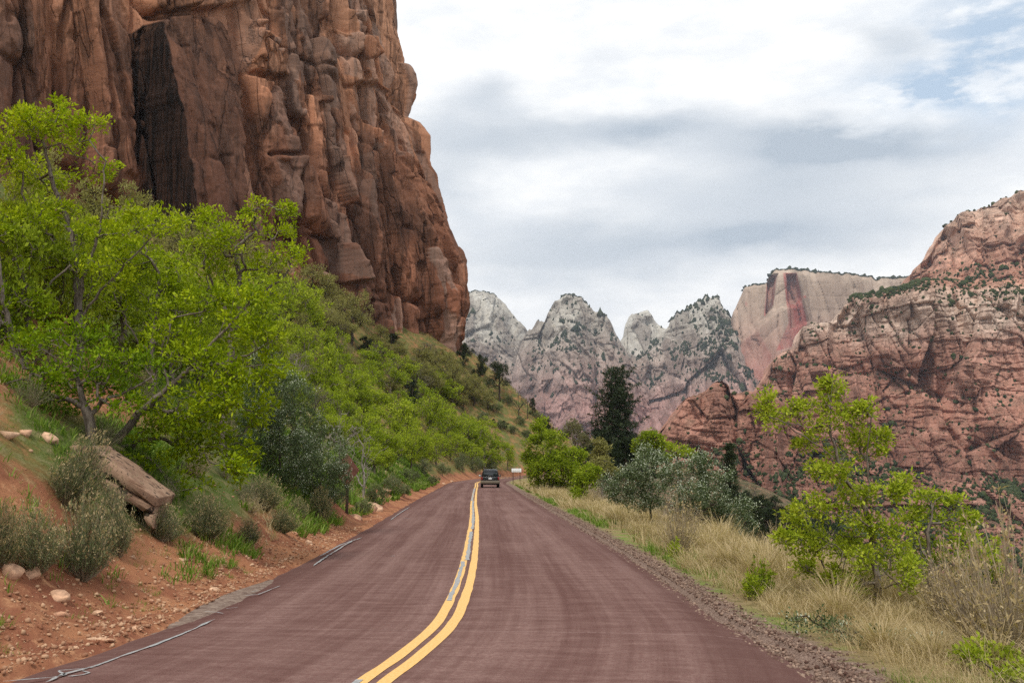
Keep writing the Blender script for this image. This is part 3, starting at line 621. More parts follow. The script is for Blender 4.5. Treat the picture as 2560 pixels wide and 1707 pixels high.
def lumps(name, P0, s, mat, label, rg, tall=1.0):
    n = len(P0); sh = np.stack([s * rg.uniform(.7, 1.3, n), s * rg.uniform(.7, 1.3, n), s * tall * rg.uniform(.7, 1.2, n)], -1)
    V = ICO[None] * rg.uniform(.55, 1.25, (n, 12, 1)) * sh[:, None]
    if tall > 1.3: V[:, :, :2] *= np.clip(1.05 - V[:, :, 2:3] / (sh[:, None, 2:3] * 1.1), .12, 1.6)
    V = V + P0[:, None] + np.array([0, 0, .45])[None, None] * (s * tall)[:, None, None]
    T = (ICOF[None] + (np.arange(n) * 12)[:, None, None]).reshape(-1, 3)
    me = mesh_np(name, V, T=T, attrs={'tint': np.repeat(rg.random(n), 12)})
    return tag(obj(name, me, mat), label, 'scrub', kind='stuff')
def scrub_mat(name, a, b):
    m, N, out = new_mat(name); c = N.mix(attr(N, 'tint'), a, b); p = N.n('ShaderNodeNewGeometry').outputs['Position']
    principled(N, out, c, .95, .05); return m
def c4(L): return [(1100 + x / 2.614, 650 + y / 2.614) for x, y in L]
def c5(L): return [(1700 + x / 1.9605, 450 + y / 1.9605) for x, y in L]
def blocks(X, Z, sx, sz, seed, amp, lean=0.0):
    c = X + lean * Z; w1 = .35 * sx * fbm(X / (2.2 * sx), Z / (2.2 * sx), 0, 3, seed + 5)
    f1, f2, r = worley((c + w1) / sx, (Z + w1 * .5) / sz, seed); return (r - .5) * amp - .16 * amp * np.exp(-(f2 - f1) / .06), r
def beds(X, Z, h, amp, seed, wob=.8):
    s = Z / h + wob * fbm(X / (h * 9), Z / (h * 4), 0, 3, seed); amp = amp * (.25 + 1.1 * sst(fbm(X / (h * 5), Z / (h * 3), 0, 2, seed + 3), -.25, .35)); k = np.floor(s).astype(np.int64); f = s - k; z0 = np.zeros_like(k)
    return (_r(k, z0, z0, seed) - .5) * amp * sst(f, 0, .2) - .10 * amp * np.exp(-f / .07)
def build_mountains():
    sm_far = scrub_mat('far_conifers', (.020, .030, .018), (.045, .055, .03)); sm_near = scrub_mat('near_scrub', (.022, .036, .016), (.065, .078, .034))
    white = rock_mat('white_sandstone', [(-60, (.26, .145, .13)), (160, (.32, .185, .16)), (300, (.325, .255, .215)), (400, (.37, .335, .285)), (620, (.41, .385, .335))], zw=45, strat=.06, vert=.03, varnish=.28, pale=.25, ps=.28, bump=.6, bd=4, green=.2, cracks=.35)
    def far_disp(seed, fl=1.0):
        def d(X, Z, Zr):
            b1, r1 = blocks(X, Z, 150, 330, seed, 90 * fl, .12); b2, r2 = blocks(X, Z, 48, 120, seed + 1, 34 * fl, .1); b3, r3 = blocks(X, Z, 18, 38, seed + 2, 12, -.1)
            v = ridged(X / 120 + .8 * fbm(X / 200, Z / 200, 0, 3, seed), Z / 620, 0, 4, seed + 3) * 55 * fl
            return b1 + b2 + b3 + v + fbm(X / 60, Z / 60, 0, 5, seed + 4) * 40 + beds(X, Z, 26, 9, seed + 6), .6 * r2 + .4 * r3
        return d
    pf = lambda X, Z, Zr: np.interp(Zr - Z, [0, 60, 200, 260, 330, 620], [0, 30, 130, 190, 215, 330]) + 40 * fbm(X / 300, Z / 90, 0, 3, 77)
    A = mountain('white_dome', [(1050, 760), (1100, 742)] + c4([(140, 215), (240, 203), (340, 218), (370, 240), (430, 290), (480, 360), (550, 430), (600, 500), (680, 620), (760, 760), (800, 1100)]), 3300, -60, pf, far_disp(201, .7), white, 'pale domed peak emerging from behind the red cliff', 'mountain', (300, 280), R=160, jag=2.5, seed=1)
    B = mountain('white_dome', c4([(430, 1200), (470, 760), (520, 560), (570, 462), (585, 448), (600, 450), (640, 395), (665, 398), (680, 410), (705, 345), (750, 270), (790, 245), (820, 235), (880, 230), (925, 250), (945, 280), (1000, 330), (1055, 345), (1085, 370), (1110, 400), (1140, 460), (1165, 510), (1210, 600), (1270, 700), (1420, 900), (1500, 1200)]), 2900, -60, pf, far_disp(211), white, 'grey dome topped peak with red lower walls in the centre gap', 'mountain', (420, 340), R=150, jag=2.5, seed=2)
    C = mountain('white_spire', c4([(1100, 800), (1150, 560), (1195, 500), (1210, 420), (1235, 370), (1255, 352), (1300, 345), (1330, 333), (1350, 331), (1378, 352), (1400, 390), (1430, 425), (1475, 445), (1560, 520), (1640, 700)]), 3500, -60, pf, far_disp(221, .6), white, 'small pale spire in the gap between two larger peaks', 'mountain', (240, 240), R=130, jag=2.5, seed=3)
    Dm = mountain('white_mountain', c4([(1120, 1100), (1180, 700), (1260, 620), (1370, 590), (1450, 520), (1475, 450), (1500, 400), (1530, 370), (1555, 352), (1600, 345), (1618, 298), (1650, 292), (1690, 270), (1740, 258), (1790, 245), (1822, 258), (1838, 312), (1870, 340), (1895, 360), (1920, 470), (1980, 560), (2050, 700), (2200, 900), (2300, 1200)]), 2950, -60,
                  lambda X, Z, Zr: np.interp(Zr - Z, [0, 40, 150, 200, 300, 380, 620], [0, 20, 150, 210, 380, 400, 480]) + 50 * fbm(X / 260, Z / 90, 0, 3, 78), far_disp(231, 1.0), white, 'rugged white mountain with dark trees below the flat mesa', 'mountain', (420, 320), R=110, dx=-.08, jag=6, seed=4)
    mesa_m = rock_mat('mesa_sandstone', [(-60, (.32, .15, .12)), (140, (.35, .17, .138)), (290, (.35, .205, .16)), (430, (.35, .255, .195)), (620, (.355, .28, .215))], zw=24, strat=.05, vert=.025, varnish=.3, pale=.3, ps=.28, bump=.5, bd=4, green=.2, cracks=.22)
    nt = mesa_m.node_tree; N = NT(nt); pr = next(n for n in nt.nodes if n.type == 'BSDF_PRINCIPLED'); old = pr.inputs['Base Color'].links[0].from_socket
    red = N.m('MULTIPLY', N.ramp(attr(N, 'stain'), .2, .75), N.ramp(N.noise(N.maps(N.n('ShaderNodeNewGeometry').outputs['Position'], 1, 1, .10), .035, 5, .65), .32, .58, .35, 1.0)); nt.links.new(N.mix(N.m('MULTIPLY', red, .92), old, (.33, .095, .08)), pr.inputs['Base Color'])
    mp = c4([(1690, 1200), (1765, 860), (1772, 700), (1786, 632), (1850, 590), (1900, 540), (1908, 470), (1914, 345), (1930, 312)]) + c5([(300, 560), (315, 527), (370, 514), (425, 510), (436, 470), (470, 446), (560, 440), (650, 452), (800, 460), (900, 474), (960, 486), (1050, 482), (1120, 478), (1300, 480), (1686, 500)])
    def mesa_prof(X, Z, Zr):
        u, v = pix(X, np.full(X.shape, 2800.), Z)
        o_ = np.interp(Zr - Z, [0, 200, 400, 640], [0, 35, 85, 125])
        slab = poly_mask(u, v, c5([(425, 640), (610, 560), (700, 900), (640, 1200), (60, 1200), (120, 940), (250, 800)]), 26); o_ = o_ + 40 * slab
        o_ = o_ - 60 * poly_mask(u, v, c5([(425, 465), (480, 465), (450, 640), (405, 690)]), 8) - 45 * poly_mask(u, v, c5([(510, 465), (570, 465), (620, 720), (520, 760)]), 10)
        return o_
    def mesa_disp(X, Z, Zr):
        b2, r2 = blocks(X, Z, 60, 420, 241, 34, .1); b3, r3 = blocks(X, Z, 22, 160, 242, 7, .1)
        return b2 + b3 + fbm(X / 120, Z / 260, 0, 4, 243) * 30 + beds(X, Z, 40, 2.5, 244), .5 * r2 + .3 * r3
    M = mountain('mesa', mp, 2800, -60, mesa_prof, mesa_disp, mesa_m, 'flat topped mesa with a red stained face', 'mesa', (420, 300), R=40, dx=-.16, jag=2.5, seed=5)
    ob = bpy.data.objects['mesa']; u, v = pix(M[0], M[1], M[2])
    stn = np.maximum(np.maximum(poly_mask(u, v, c5([(424, 462), (480, 462), (462, 610), (405, 690)]), 6), poly_mask(u, v, c5([(495, 446), (580, 446), (600, 560), (632, 700), (610, 810), (455, 850), (525, 700)]), 9)), .8 * poly_mask(u, v, c5([(590, 555), (630, 555), (630, 590), (595, 590)]), 10))
    stn = np.maximum(stn, .47 * poly_mask(u, v, c4([(1985, 480), (2091, 420), (2200, 620), (2150, 900), (1800, 900), (1765, 700), (1790, 630)]), 18)); stn = np.maximum(stn, .55 * poly_mask(u, v, c5([(310, 580), (340, 580), (350, 650), (300, 620)]), 12)) + .25 * fbm(M[0] / 60, M[2] / 160, 0, 3, 9) * (stn > .02)
    at = ob.data.attributes.new('stain', 'FLOAT', 'POINT'); at.data.foreach_set('value', np.concatenate([np.zeros((3, stn.shape[1])), stn]).astype(np.float32).ravel())
    top = lambda k: (lambda X, Y, Z: np.ones(X.shape))
    for mt, n, s, sd_, lb in ((A, 130, 3.0, 301, 'dark conifers scattered over the pale domed peak'), (B, 300, 3.0, 302, 'dark conifers on ledges of the grey central dome'), (C, 150, 3.2, 303, 'dark conifers below the small pale spire'), (Dm, 800, 3.1, 304, 'dark conifers on shelves of the rugged white mountain')):
        XX, YY, ZZ, Zr = mt
        lo_ = lambda X, Y, Z, q=mt: sst(Z, 150, 330) * (.15 + sst(q[3][None] - q[2], 50, 150))
        scrub('mountain_trees', mt, n, s, sm_far, lb, .58, sd_, lo_, 1.7)
    def crest(mt, n, s, sd_, lb, lo, hi, mat, tall=1.0):
        rg = np.random.default_rng(sd_); XX, YY, ZZ, Zr = mt; X = XX[0]; sel = np.where((X > lo) & (X < hi))[0]; k = rg.choice(sel, n); x = X[k] + rg.uniform(-6, 6, n)
        z = np.interp(x, X, Zr); y = np.interp(x, X, YY[0]) + rg.uniform(-3, 14, n)
        return lumps('crest_trees', np.stack([x, y, z - s * .3], -1), s * np.exp(rg.normal(0, .3, n)), mat, lb, rg, tall)
    xa = lambda q, D_: float(P(*c5([q])[0], D_)[0]); xb = lambda q, D_: float(P(*c4([q])[0], D_)[0])
    crest(M, 900, 3.6, 311, 'dark trees fringing the flat mesa top', xa((436, 470), 2800), xa((1250, 470), 2800), sm_far)
    crest(M, 60, 3.6, 312, 'dark trees on the lower shoulder of the mesa', xa((318, 470), 2800), xa((425, 470), 2800), sm_far)
    crest(A, 200, 3.4, 313, 'dark trees along the top of the pale domed peak', xb((60, 200), 3300), xb((370, 200), 3300), sm_far); crest(B, 150, 3.4, 314, 'dark trees along the top of the central dome', xb((800, 200), 2900), xb((945, 200), 2900), sm_far)
    crest(Dm, 120, 3.4, 315, 'dark trees along the rugged white ridge', xb((1490, 200), 2950), xb((1900, 200), 2950), sm_far, 1.6)
    # red mountain on the right: a dome, the main wall and a nearer spur
    redm = rock_mat('red_sandstone', [(-60, (.30, .155, .115)), (50, (.36, .180, .130)), (110, (.41, .225, .168)), (138, (.54, .40, .32)), (160, (.54, .395, .31)), (182, (.43, .22, .155)), (255, (.455, .24, .17)), (330, (.52, .345, .26)), (460, (.54, .40, .315))], zw=16, strat=.22, vert=.08, varnish=.42, pale=.45, ps=.8, bump=.7, bd=1.6, green=.35, cracks=.35)
    def red_disp(seed, s=1.0, ba=1.0):
        def d(X, Z, Zr):
            b0, r0 = blocks(X, Z, 70 * s, 120 * s, seed, 34 * s * ba, .15); b1, r1 = blocks(X, Z, 30 * s, 24 * s, seed + 1, 12 * s * ba, .1); b2, r2 = blocks(X, Z, 10 * s, 5 * s, seed + 2, 3.0 * s, 0); b3, r3 = blocks(X, Z, 3.6 * s, 1.9 * s, seed + 3, .9 * s)
            je, jr, _, _ = facets((X + .18 * Z + 3 * s * fbm(X / (20 * s), Z / (30 * s), 0, 2, seed + 9)) / (17 * s), Z / (70 * s), seed + 10); jn = -5.5 * s * np.exp(-je / .045) * (jr > .25) + (jr - .5) * 13 * s
            v = ridged(X / (75 * s) + .7 * fbm(X / 120, Z / 120, 0, 3, seed), Z / (300 * s), 0, 3, seed + 4) * 26 * s
            return b0 + b1 + b2 + b3 + v * 1.7 + jn + fbm(X / (18 * s), Z / (14 * s), 0, 4, seed + 5) * 3.5 * s + beds(X, Z, 13 * s, 8.0 * s, seed + 6, .9) + beds(X, Z, 3.6 * s, 2.0 * s, seed + 8, .7), .35 * r1 + .3 * r2 + .15 * r0 + .25 * jr
        return d
    f1 = mountain('red_mountain', c5([(1020, 620), (1090, 540), (1118, 505), (1130, 470), (1142, 458), (1175, 452), (1180, 412), (1212, 380), (1238, 342), (1265, 290), (1300, 230), (1348, 190), (1400, 160), (1480, 150), (1540, 130), (1600, 92), (1686, 42), (1780, 10), (2100, -60), (2800, -40)]), 1350, 120,
                  lambda X, Z, Zr: np.interp(Zr - Z, [0, 30, 110, 140, 300], [0, 22, 60, 120, 190]), red_disp(401, 1.2), redm, 'upper red dome rising at the right edge', 'mountain', (420, 240), R=70, dx=-.40, jag=4, seed=6)
    def p2(X, Z, Zr):
        w = Z + 12 * fbm(X / 90, Z / 60, 0, 3, 90) - .02 * X
        return np.interp(-w, [-300, -225, -205, -150, -128, -60, -30, 20, 60], [0, 70, 78, 170, 178, 215, 232, 262, 340])
    f2 = mountain('red_mountain', c5([(300, 1260), (350, 1120), (395, 1000), (440, 940), (450, 892), (470, 862), (540, 832), (578, 822), (586, 772), (602, 712), (660, 697), (735, 697), (768, 688), (772, 660), (800, 620), (840, 582), (880, 562), (940, 566), (960, 546), (1020, 540), (1100, 528), (1180, 500), (1300, 490), (1480, 500), (1686, 480), (2000, 470), (2700, 470)]), 1000, -62, p2, red_disp(411, 1.0, 1.15), redm, 'broad red cliff wall filling the right side behind the trees', 'mountain', (760, 520), R=26, dx=-.27, jag=3, seed=7)
    def p3(X, Z, Zr):
        return np.interp(-(Z + 6 * fbm(X / 40, Z / 40, 0, 3, 91)), [-120, -70, -40, -8, 15, 60], [0, 40, 62, 78, 100, 190])
    f3 = mountain('red_spur', c5([(-150, 1500), (-115, 1330), (-98, 1230), (-60, 1190), (-10, 1112), (40, 1062), (95, 1045), (130, 1030), (148, 1010), (175, 992), (205, 985), (236, 1000), (246, 1044), (330, 1034), (390, 1032), (470, 1060), (560, 1110), (660, 1180), (800, 1290), (980, 1390), (1200, 1450), (1500, 1500), (1900, 1600)]), 640, -62, p3, red_disp(421, .62, 1.1), redm, 'nearer jointed red rock spur beside the pine', 'spur', (520, 360), R=16, dx=-.19, jag=2.5, seed=8)
    sc1 = lambda X, Y, Z: np.ones(X.shape)
    scrub('mountain_scrub', f1, 1500, 1.7, sm_near, 'dark bushes on the upper red dome and its foot', .5, 321, lambda X, Y, Z: .15 + 3 * sst(-Z, -265, -225))
    scrub('mountain_scrub', f2, 21000, 1.35, sm_near, 'dark green scrub on the ledges and foot of the red wall', .42, 322, lambda X, Y, Z: .35 + 1.3 * np.exp(-((Z - 190) / 35) ** 2) + 9 * sst(-Z, 0, 26))
    scrub('mountain_scrub', f3, 7000, .95, sm_near, 'dark green scrub over the talus below the red spur', .42, 323, lambda X, Y, Z: .08 + 1.6 * sst(-Z, -34, 5))
    # boulders on the talus below the spur
    rg = np.random.default_rng(5); XX, YY, ZZ, Zr = f3; w = np.where((ZZ < 18).ravel())[0]; k = rg.choice(w, 900); bp = np.stack([XX, YY, ZZ], -1).reshape(-1, 3)[k]
    o = lumps('talus_boulders', bp, .6 * np.exp(rg.normal(0, .6, 900)), redm, 'pink boulders lying among scrub below the red spur', rg); o['category'] = 'boulders'; o.data.attributes.remove(o.data.attributes['tint'])
    crest(f1, 10, 3.0, 316, 'small dark trees on the skyline of the red dome', float(P(2365, 600, 1350)[0]), float(P(2560, 600, 1350)[0]), sm_near); crest(f2, 160, 2.4, 317, 'dark bushes along the rim of the red wall', xa((830, 560), 1000), xa((1400, 500), 1000), sm_near)
    return f1, f2, f3
build_mountains()

# ------------------------------------------------------------------ the air itself
def build_haze():
    b = MB(); b.box((0, 2150, 255), (6700, 4700, 770)); m, N, out = new_mat('haze')
    v = N.n('ShaderNodeVolumePrincipled', ins={'Color': (.80, .87, 1.0, 1), 'Density': 0.000055, 'Anisotropy': 0.2}); N.t.links.new(v.outputs[0], out.inputs['Volume']); m.cycles.homogeneous_volume = True
    tag(b.build('haze', m), 'thin blue haze between the road and the far peaks', 'haze', kind='stuff')
build_haze()
# ------------------------------------------------------------------ plant building
def rot_frame(d):
    d = d / (np.linalg.norm(d, axis=-1, keepdims=True) + 1e-9)
    h = np.where(np.abs(d[:, 2:3]) < .9, np.array([[0, 0, 1.0]]), np.array([[1.0, 0, 0]])); a = np.cross(d, h); a /= np.linalg.norm(a, axis=1, keepdims=True) + 1e-9
    return a, np.cross(d, a)
def resample(p, s=.22):
    p = np.asarray(p, float); L = np.concatenate([[0], np.cumsum(np.linalg.norm(np.diff(p, axis=0), axis=1))]); n = max(2, int(L[-1] / s) + 1); t = np.linspace(0, L[-1], n)
    q = np.stack([np.interp(t, L, p[:, k]) for k in range(3)], 1)
    for _ in range(2): q[1:-1] = (q[:-2] + 2 * q[1:-1] + q[2:]) / 4
    return q
def skeleton(trunks, att, rg, bf=.35, kink=.10, seg=.22):
    """grow a branch graph: the given limbs, then every attractor joins its cheapest neighbour"""
    pos, par, pl = [], [], []
    for k, tr in enumerate(trunks):
        q = resample(tr, seg); q[1:] += rg.normal(0, .12 * seg, (len(q) - 1, 3))
        if k == 0: pos.append(q[0]); par.append(-1); pl.append(0.0); prev = 0; st = 1
        else:
            d = np.linalg.norm(np.array(pos) - q[0], axis=1); prev = int(d.argmin()); st = 0 if d[prev] > .3 * seg else 1
        for p in q[st:]:
            pos.append(p); par.append(prev); pl.append(pl[prev] + np.linalg.norm(p - pos[prev])); prev = len(pos) - 1
    att = np.asarray(att, float); n = len(att); pp = np.array(pos); c = np.full(n, 1e9); bp = np.zeros(n, int)
    for i in range(len(pp)):
        d = np.linalg.norm(att - pp[i], axis=1); cc = d * 1.0 + bf * (pl[i] + d); m = cc < c; c[m] = cc[m]; bp[m] = i
    alive = np.ones(n, bool)
    for _ in range(n):
        j = int(np.where(alive, c, 1e9).argmin()); alive[j] = False; b = int(bp[j]); p0, p1 = pos[b], att[j]; L = np.linalg.norm(p1 - p0); cur = b
        m = max(0, min(3, int(L / (1.6 * seg))))
        for q in range(m):
            f = (q + 1) / (m + 1); pm = p0 + (p1 - p0) * f + rg.normal(0, kink * L * .5, 3) + np.array([0, 0, -.05 * L * math.sin(f * 3.1)])
            pos.append(pm); par.append(cur); pl.append(pl[cur] + np.linalg.norm(pm - pos[cur])); cur = len(pos) - 1
        pos.append(p1); par.append(cur); pl.append(pl[cur] + np.linalg.norm(p1 - pos[cur])); k = len(pos) - 1
        d = np.linalg.norm(att - p1, axis=1); cc = d + bf * (pl[k] + d); mm = alive & (cc < c); c[mm] = cc[mm]; bp[mm] = k
    pos = np.array(pos); par = np.array(par); cnt = np.zeros(len(pos)); ch = np.zeros(len(pos), int)
    for i in range(len(pos) - 1, 0, -1):
        if ch[i] == 0: cnt[i] = 1
        cnt[par[i]] += cnt[i]; ch[par[i]] += 1
    cnt[0] = max(cnt[0], 1)
    return pos, par, cnt
def limbs_mesh(name, pos, par, cnt, r_base, r_tip=.006, ex=.5, k=5):
    r = np.maximum(r_tip, r_base * (cnt / cnt[0]) ** ex); c = np.arange(1, len(pos)); p = par[1:]
    a, b = pos[p], pos[c]; d = b - a; L = np.linalg.norm(d, axis=1); ok = L > 1e-4; a, b, d = a[ok], b[ok], d[ok]; rp = np.minimum(r[p], r[c] * 1.3)[ok]; rc = r[c][ok]
    u, v = rot_frame(d); th = np.arange(k) * 2 * np.pi / k; cs, sn = np.cos(th), np.sin(th)
    ring = u[:, None] * cs[None, :, None] + v[:, None] * sn[None, :, None]
    V = np.concatenate([a[:, None] + ring * rp[:, None, None], (b + d * .04)[:, None] + ring * rc[:, None, None]], 1)
    i = np.arange(k); q = np.stack([i, (i + 1) % k, (i + 1) % k + k, i + k], 1); Q = (q[None] + (np.arange(len(a)) * 2 * k)[:, None, None]).reshape(-1, 4)
    return mesh_np(name, V, Q, smooth=True)
def leaves_mesh(name, cen, out, rg, per, rad, l, w, up=.35, flat=.8, tint=None, spread=.9, clus=.5):
    """sprays of separate blades round every twig end"""
    n = len(cen); N_ = n * per; C = np.repeat(cen, per, 0); O = np.repeat(out, per, 0); off = rg.normal(0, 1, (N_, 3)); off *= (rg.random((N_, 1)) ** .5) / (np.linalg.norm(off, axis=1, keepdims=True) + 1e-9) * 1.0
    off[:, 2] *= flat; rr = np.repeat(rad * np.exp(rg.normal(0, .3, n)), per)[:, None]; C = C + off * rr + O * rr * .3
    d = off * .8 + O * .6 + rg.normal(0, spread * .6, (N_, 3)) + np.array([0, 0, up]); d /= np.linalg.norm(d, axis=1, keepdims=True) + 1e-9
    nn = rg.normal(0, .55, (N_, 3)) + np.array([0, 0, 1.0]); s = np.cross(d, nn); s /= np.linalg.norm(s, axis=1, keepdims=True) + 1e-9; nn = np.cross(s, d)
    ll = (l * np.exp(rg.normal(0, .25, N_)))[:, None]; ww = (w * np.exp(rg.normal(0, .2, N_)))[:, None]
    V = np.stack([C, C + d * ll * .45 + s * ww * .5 + nn * ll * .06, C + d * ll - nn * ll * .08, C + d * ll * .5 - s * ww * .5 + nn * ll * .06], 1)
    t0 = rg.random(n) if tint is None else tint; t = np.clip(clus * np.repeat(t0, per) + (1 - clus) * rg.random(N_), 0, 1)
    return mesh_np(name, V, np.arange(N_ * 4).reshape(-1, 4), attrs={'tint': np.repeat(t, 4)})
def blobs_pts(bl, dens, rg, nz=.5, shell=.35):
    """points inside a set of ellipsoids (cx,cy,cz,rx,ry,rz), thinned by noise so that the crown has gaps"""
    o = []
    for cx, cy_, cz, rx, ry, rz in bl:
        n = max(6, int(dens * (rx * ry * rz) ** (2 / 3) * 4)); p = rg.normal(0, 1, (n, 3)); p /= np.linalg.norm(p, axis=1, keepdims=True); p *= (shell + (1 - shell) * rg.random((n, 1))) ** .5
        p = p * [rx, ry, rz] + [cx, cy_, cz]; s = (rx * ry * rz) ** (1 / 3); o.append(p[fbm(p[:, 0] / s * 1.3, p[:, 1] / s * 1.3, p[:, 2] / s * 1.3, 2, 5) > -nz])
    return np.concatenate(o)
def proto(name, trunks, bl, seed, dens=14, r_base=.10, per=22, rad=.2, l=.09, w=.05, bf=.35, seg=.22, tipcut=2.5, up=.35, flat=.8, nz=.35, ex=.5, leaf_frac=1.0, extra=None, flowers=0, kink=.10, clus=.5, spread=.9):
    rg = np.random.default_rng(seed); att = blobs_pts(bl, dens, rg, nz); pos, par, cnt = skeleton(trunks, att, rg, bf, kink, seg)
    d = {'trunk': limbs_mesh(name + '_limbs', pos, par, cnt, r_base, r_tip=max(.004, seg * .022), ex=ex)}
    sel = np.where((cnt <= tipcut) & (par >= 0))[0]
    if leaf_frac < 1: sel = sel[rg.random(len(sel)) < leaf_frac]
    if per:
        o = pos[sel] - pos[par[sel]]; o /= np.linalg.norm(o, axis=1, keepdims=True) + 1e-9; z = pos[sel][:, 2]; hz = (z - z.min()) / (np.ptp(z) + 1e-9)
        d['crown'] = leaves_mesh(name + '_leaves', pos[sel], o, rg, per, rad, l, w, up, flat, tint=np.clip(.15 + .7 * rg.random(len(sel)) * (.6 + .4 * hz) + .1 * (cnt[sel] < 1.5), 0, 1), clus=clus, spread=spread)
        if flowers:
            k = sel[rg.random(len(sel)) < flowers]; oo = pos[k] - pos[par[k]]; oo /= np.linalg.norm(oo, axis=1, keepdims=True) + 1e-9
            d['blossom'] = leaves_mesh(name + '_blossom', pos[k] + oo * rad * .5 + [0, 0, rad * .4], oo, rg, 8, rad * 1.1, l * .75, w * 1.2, 1.0, .9)
    return d
def plant(name, pr, mats, loc, label, cat, group=None, rz=0.0, scale=1.0):
    e = empty(name, loc, label, cat, group, rz); e.scale = (scale,) * 3 if not hasattr(scale, '__len__') else scale
    nm = {'trunk': mats.get('_t', 'trunk'), 'crown': mats.get('_c', 'crown'), 'blossom': 'blossom'}
    for k, me in pr.items(): obj(nm[k], me, mats[k], e)
    return e
def bark(name, a, b, sc_=9):
    m, N, out = new_mat(name); p = N.n('ShaderNodeTexCoord').outputs['Object']; n = N.noise(N.maps(p, 1, 1, .25), sc_ * 3, 5, .7)
    principled(N, out, N.mix(N.ramp(n, .3, .7), a, b), .95, .1, n, .5, .01); return m
BARK = bark('grey_brown_bark', (.075, .058, .045), (.22, .185, .15)); DARKBARK = bark('dark_bark', (.030, .024, .020), (.09, .07, .055)); DEADWOOD = bark('dead_wood', (.13, .11, .095), (.32, .28, .24))
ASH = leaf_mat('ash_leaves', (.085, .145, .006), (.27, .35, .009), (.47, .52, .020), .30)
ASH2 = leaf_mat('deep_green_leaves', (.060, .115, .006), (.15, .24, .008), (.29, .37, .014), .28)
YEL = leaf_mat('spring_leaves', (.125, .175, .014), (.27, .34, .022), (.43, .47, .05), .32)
OAK = leaf_mat('oak_spring_leaves', (.165, .155, .052), (.265, .245, .088), (.38, .35, .15), .42)
GREY = leaf_mat('thin_grey_leaves', (.12, .11, .065), (.17, .155, .09), (.21, .20, .11), .35)
JUN = leaf_mat('juniper_leaves', (.016, .026, .012), (.030, .044, .020), (.055, .070, .032), .15)
PINE = leaf_mat('pine_needles', (.022, .036, .020), (.042, .060, .032), (.075, .095, .048), .12)
SILV = leaf_mat('silver_leaves', (.055, .085, .034), (.105, .14, .066), (.21, .25, .145), .30)
BLOS = leaf_mat('white_blossom', (.38, .42, .32), (.50, .54, .43), (.66, .68, .58), .3)
SAGE = leaf_mat('sage_leaves', (.075, .095, .042), (.14, .165, .075), (.25, .26, .14), .25)
STRAW = leaf_mat('dry_grass_blades', (.30, .225, .12), (.44, .345, .19), (.58, .47, .29), .3)
STEM = leaf_mat('dry_stems', (.17, .135, .095), (.28, .225, .16), (.40, .33, .23), .15)
GRASS = leaf_mat('green_grass_blades', (.075, .14, .018), (.13, .215, .028), (.24, .31, .07), .35)
def hit(u, v, y0=6.0, y1=330.0):
    """where the sight line through photo pixel (u, v) meets the ground"""
    Y = np.concatenate([np.arange(y0, 60, .1), np.arange(60, y1, .4)]); p = P(u, v, Y); g = ground(p[:, 0], p[:, 1])
    k = np.where(g >= p[:, 2])[0]
    if not len(k): return None
    k = k[0]; return np.array([p[k, 0], Y[k], g[k]])
def hero(name, mats, Y, base, trunks, bl, label, cat, seed, depth=.9, jy=.5, group=None, clump=0, **kw):
    """a particular tree: limbs and leaf masses follow the photo, its depth is real"""
    rg = np.random.default_rng(seed + 1000)
    if Y is None: b = hit(*base); Y = b[1]
    else:
        x = P(base[0], base[1], Y)[0]; b = np.array([x, Y, gz(x, Y)])
    print(name, 'at', np.round(b, 2), 'base pixel', np.round(pix(*b)))
    T = []
    for k, tr in enumerate(trunks):
        dy = np.linspace(0, rg.uniform(-jy, jy) if k else 0, len(tr)); T.append(np.array([P(u, v, Y + q) for (u, v), q in zip(tr, dy)]) - b)
    T[0][0] = (0, 0, -.15)
    m = Y / F; B = []
    for u, v, ru, rv in bl:
        q = rg.uniform(-jy, jy) * 1.5; c = P(u, v, Y + q) - b; B.append((c[0], c[1], c[2], ru * m, max(.25, min(ru, rv) * m * depth * 1.3), rv * m))
    if clump:                                                # split each leaf mass into tufts with air between them
        C = []
        for cx, cy_, cz, rx, ry, rz in B:
            for _ in range(clump):
                d = rg.normal(0, 1, 3); d *= rg.random() ** .4 * .86 / np.linalg.norm(d); f = rg.uniform(.30, .46); C.append((cx + d[0] * rx, cy_ + d[1] * ry, cz + d[2] * rz, rx * f * 1.15, ry * f * 1.15, rz * f * .8))
        B = C
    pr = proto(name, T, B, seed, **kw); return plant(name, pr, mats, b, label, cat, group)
def conv(f, ox, oy): return lambda L: [(ox + q[0] / f, oy + q[1] / f) + tuple(z / f for z in q[2:]) for q in L]
q7 = conv(1.943, 1800, 900); q6 = conv(3.136, 1250, 1000)
AT = dict(trunk=BARK, crown=ASH); A2 = dict(trunk=BARK, crown=ASH2)
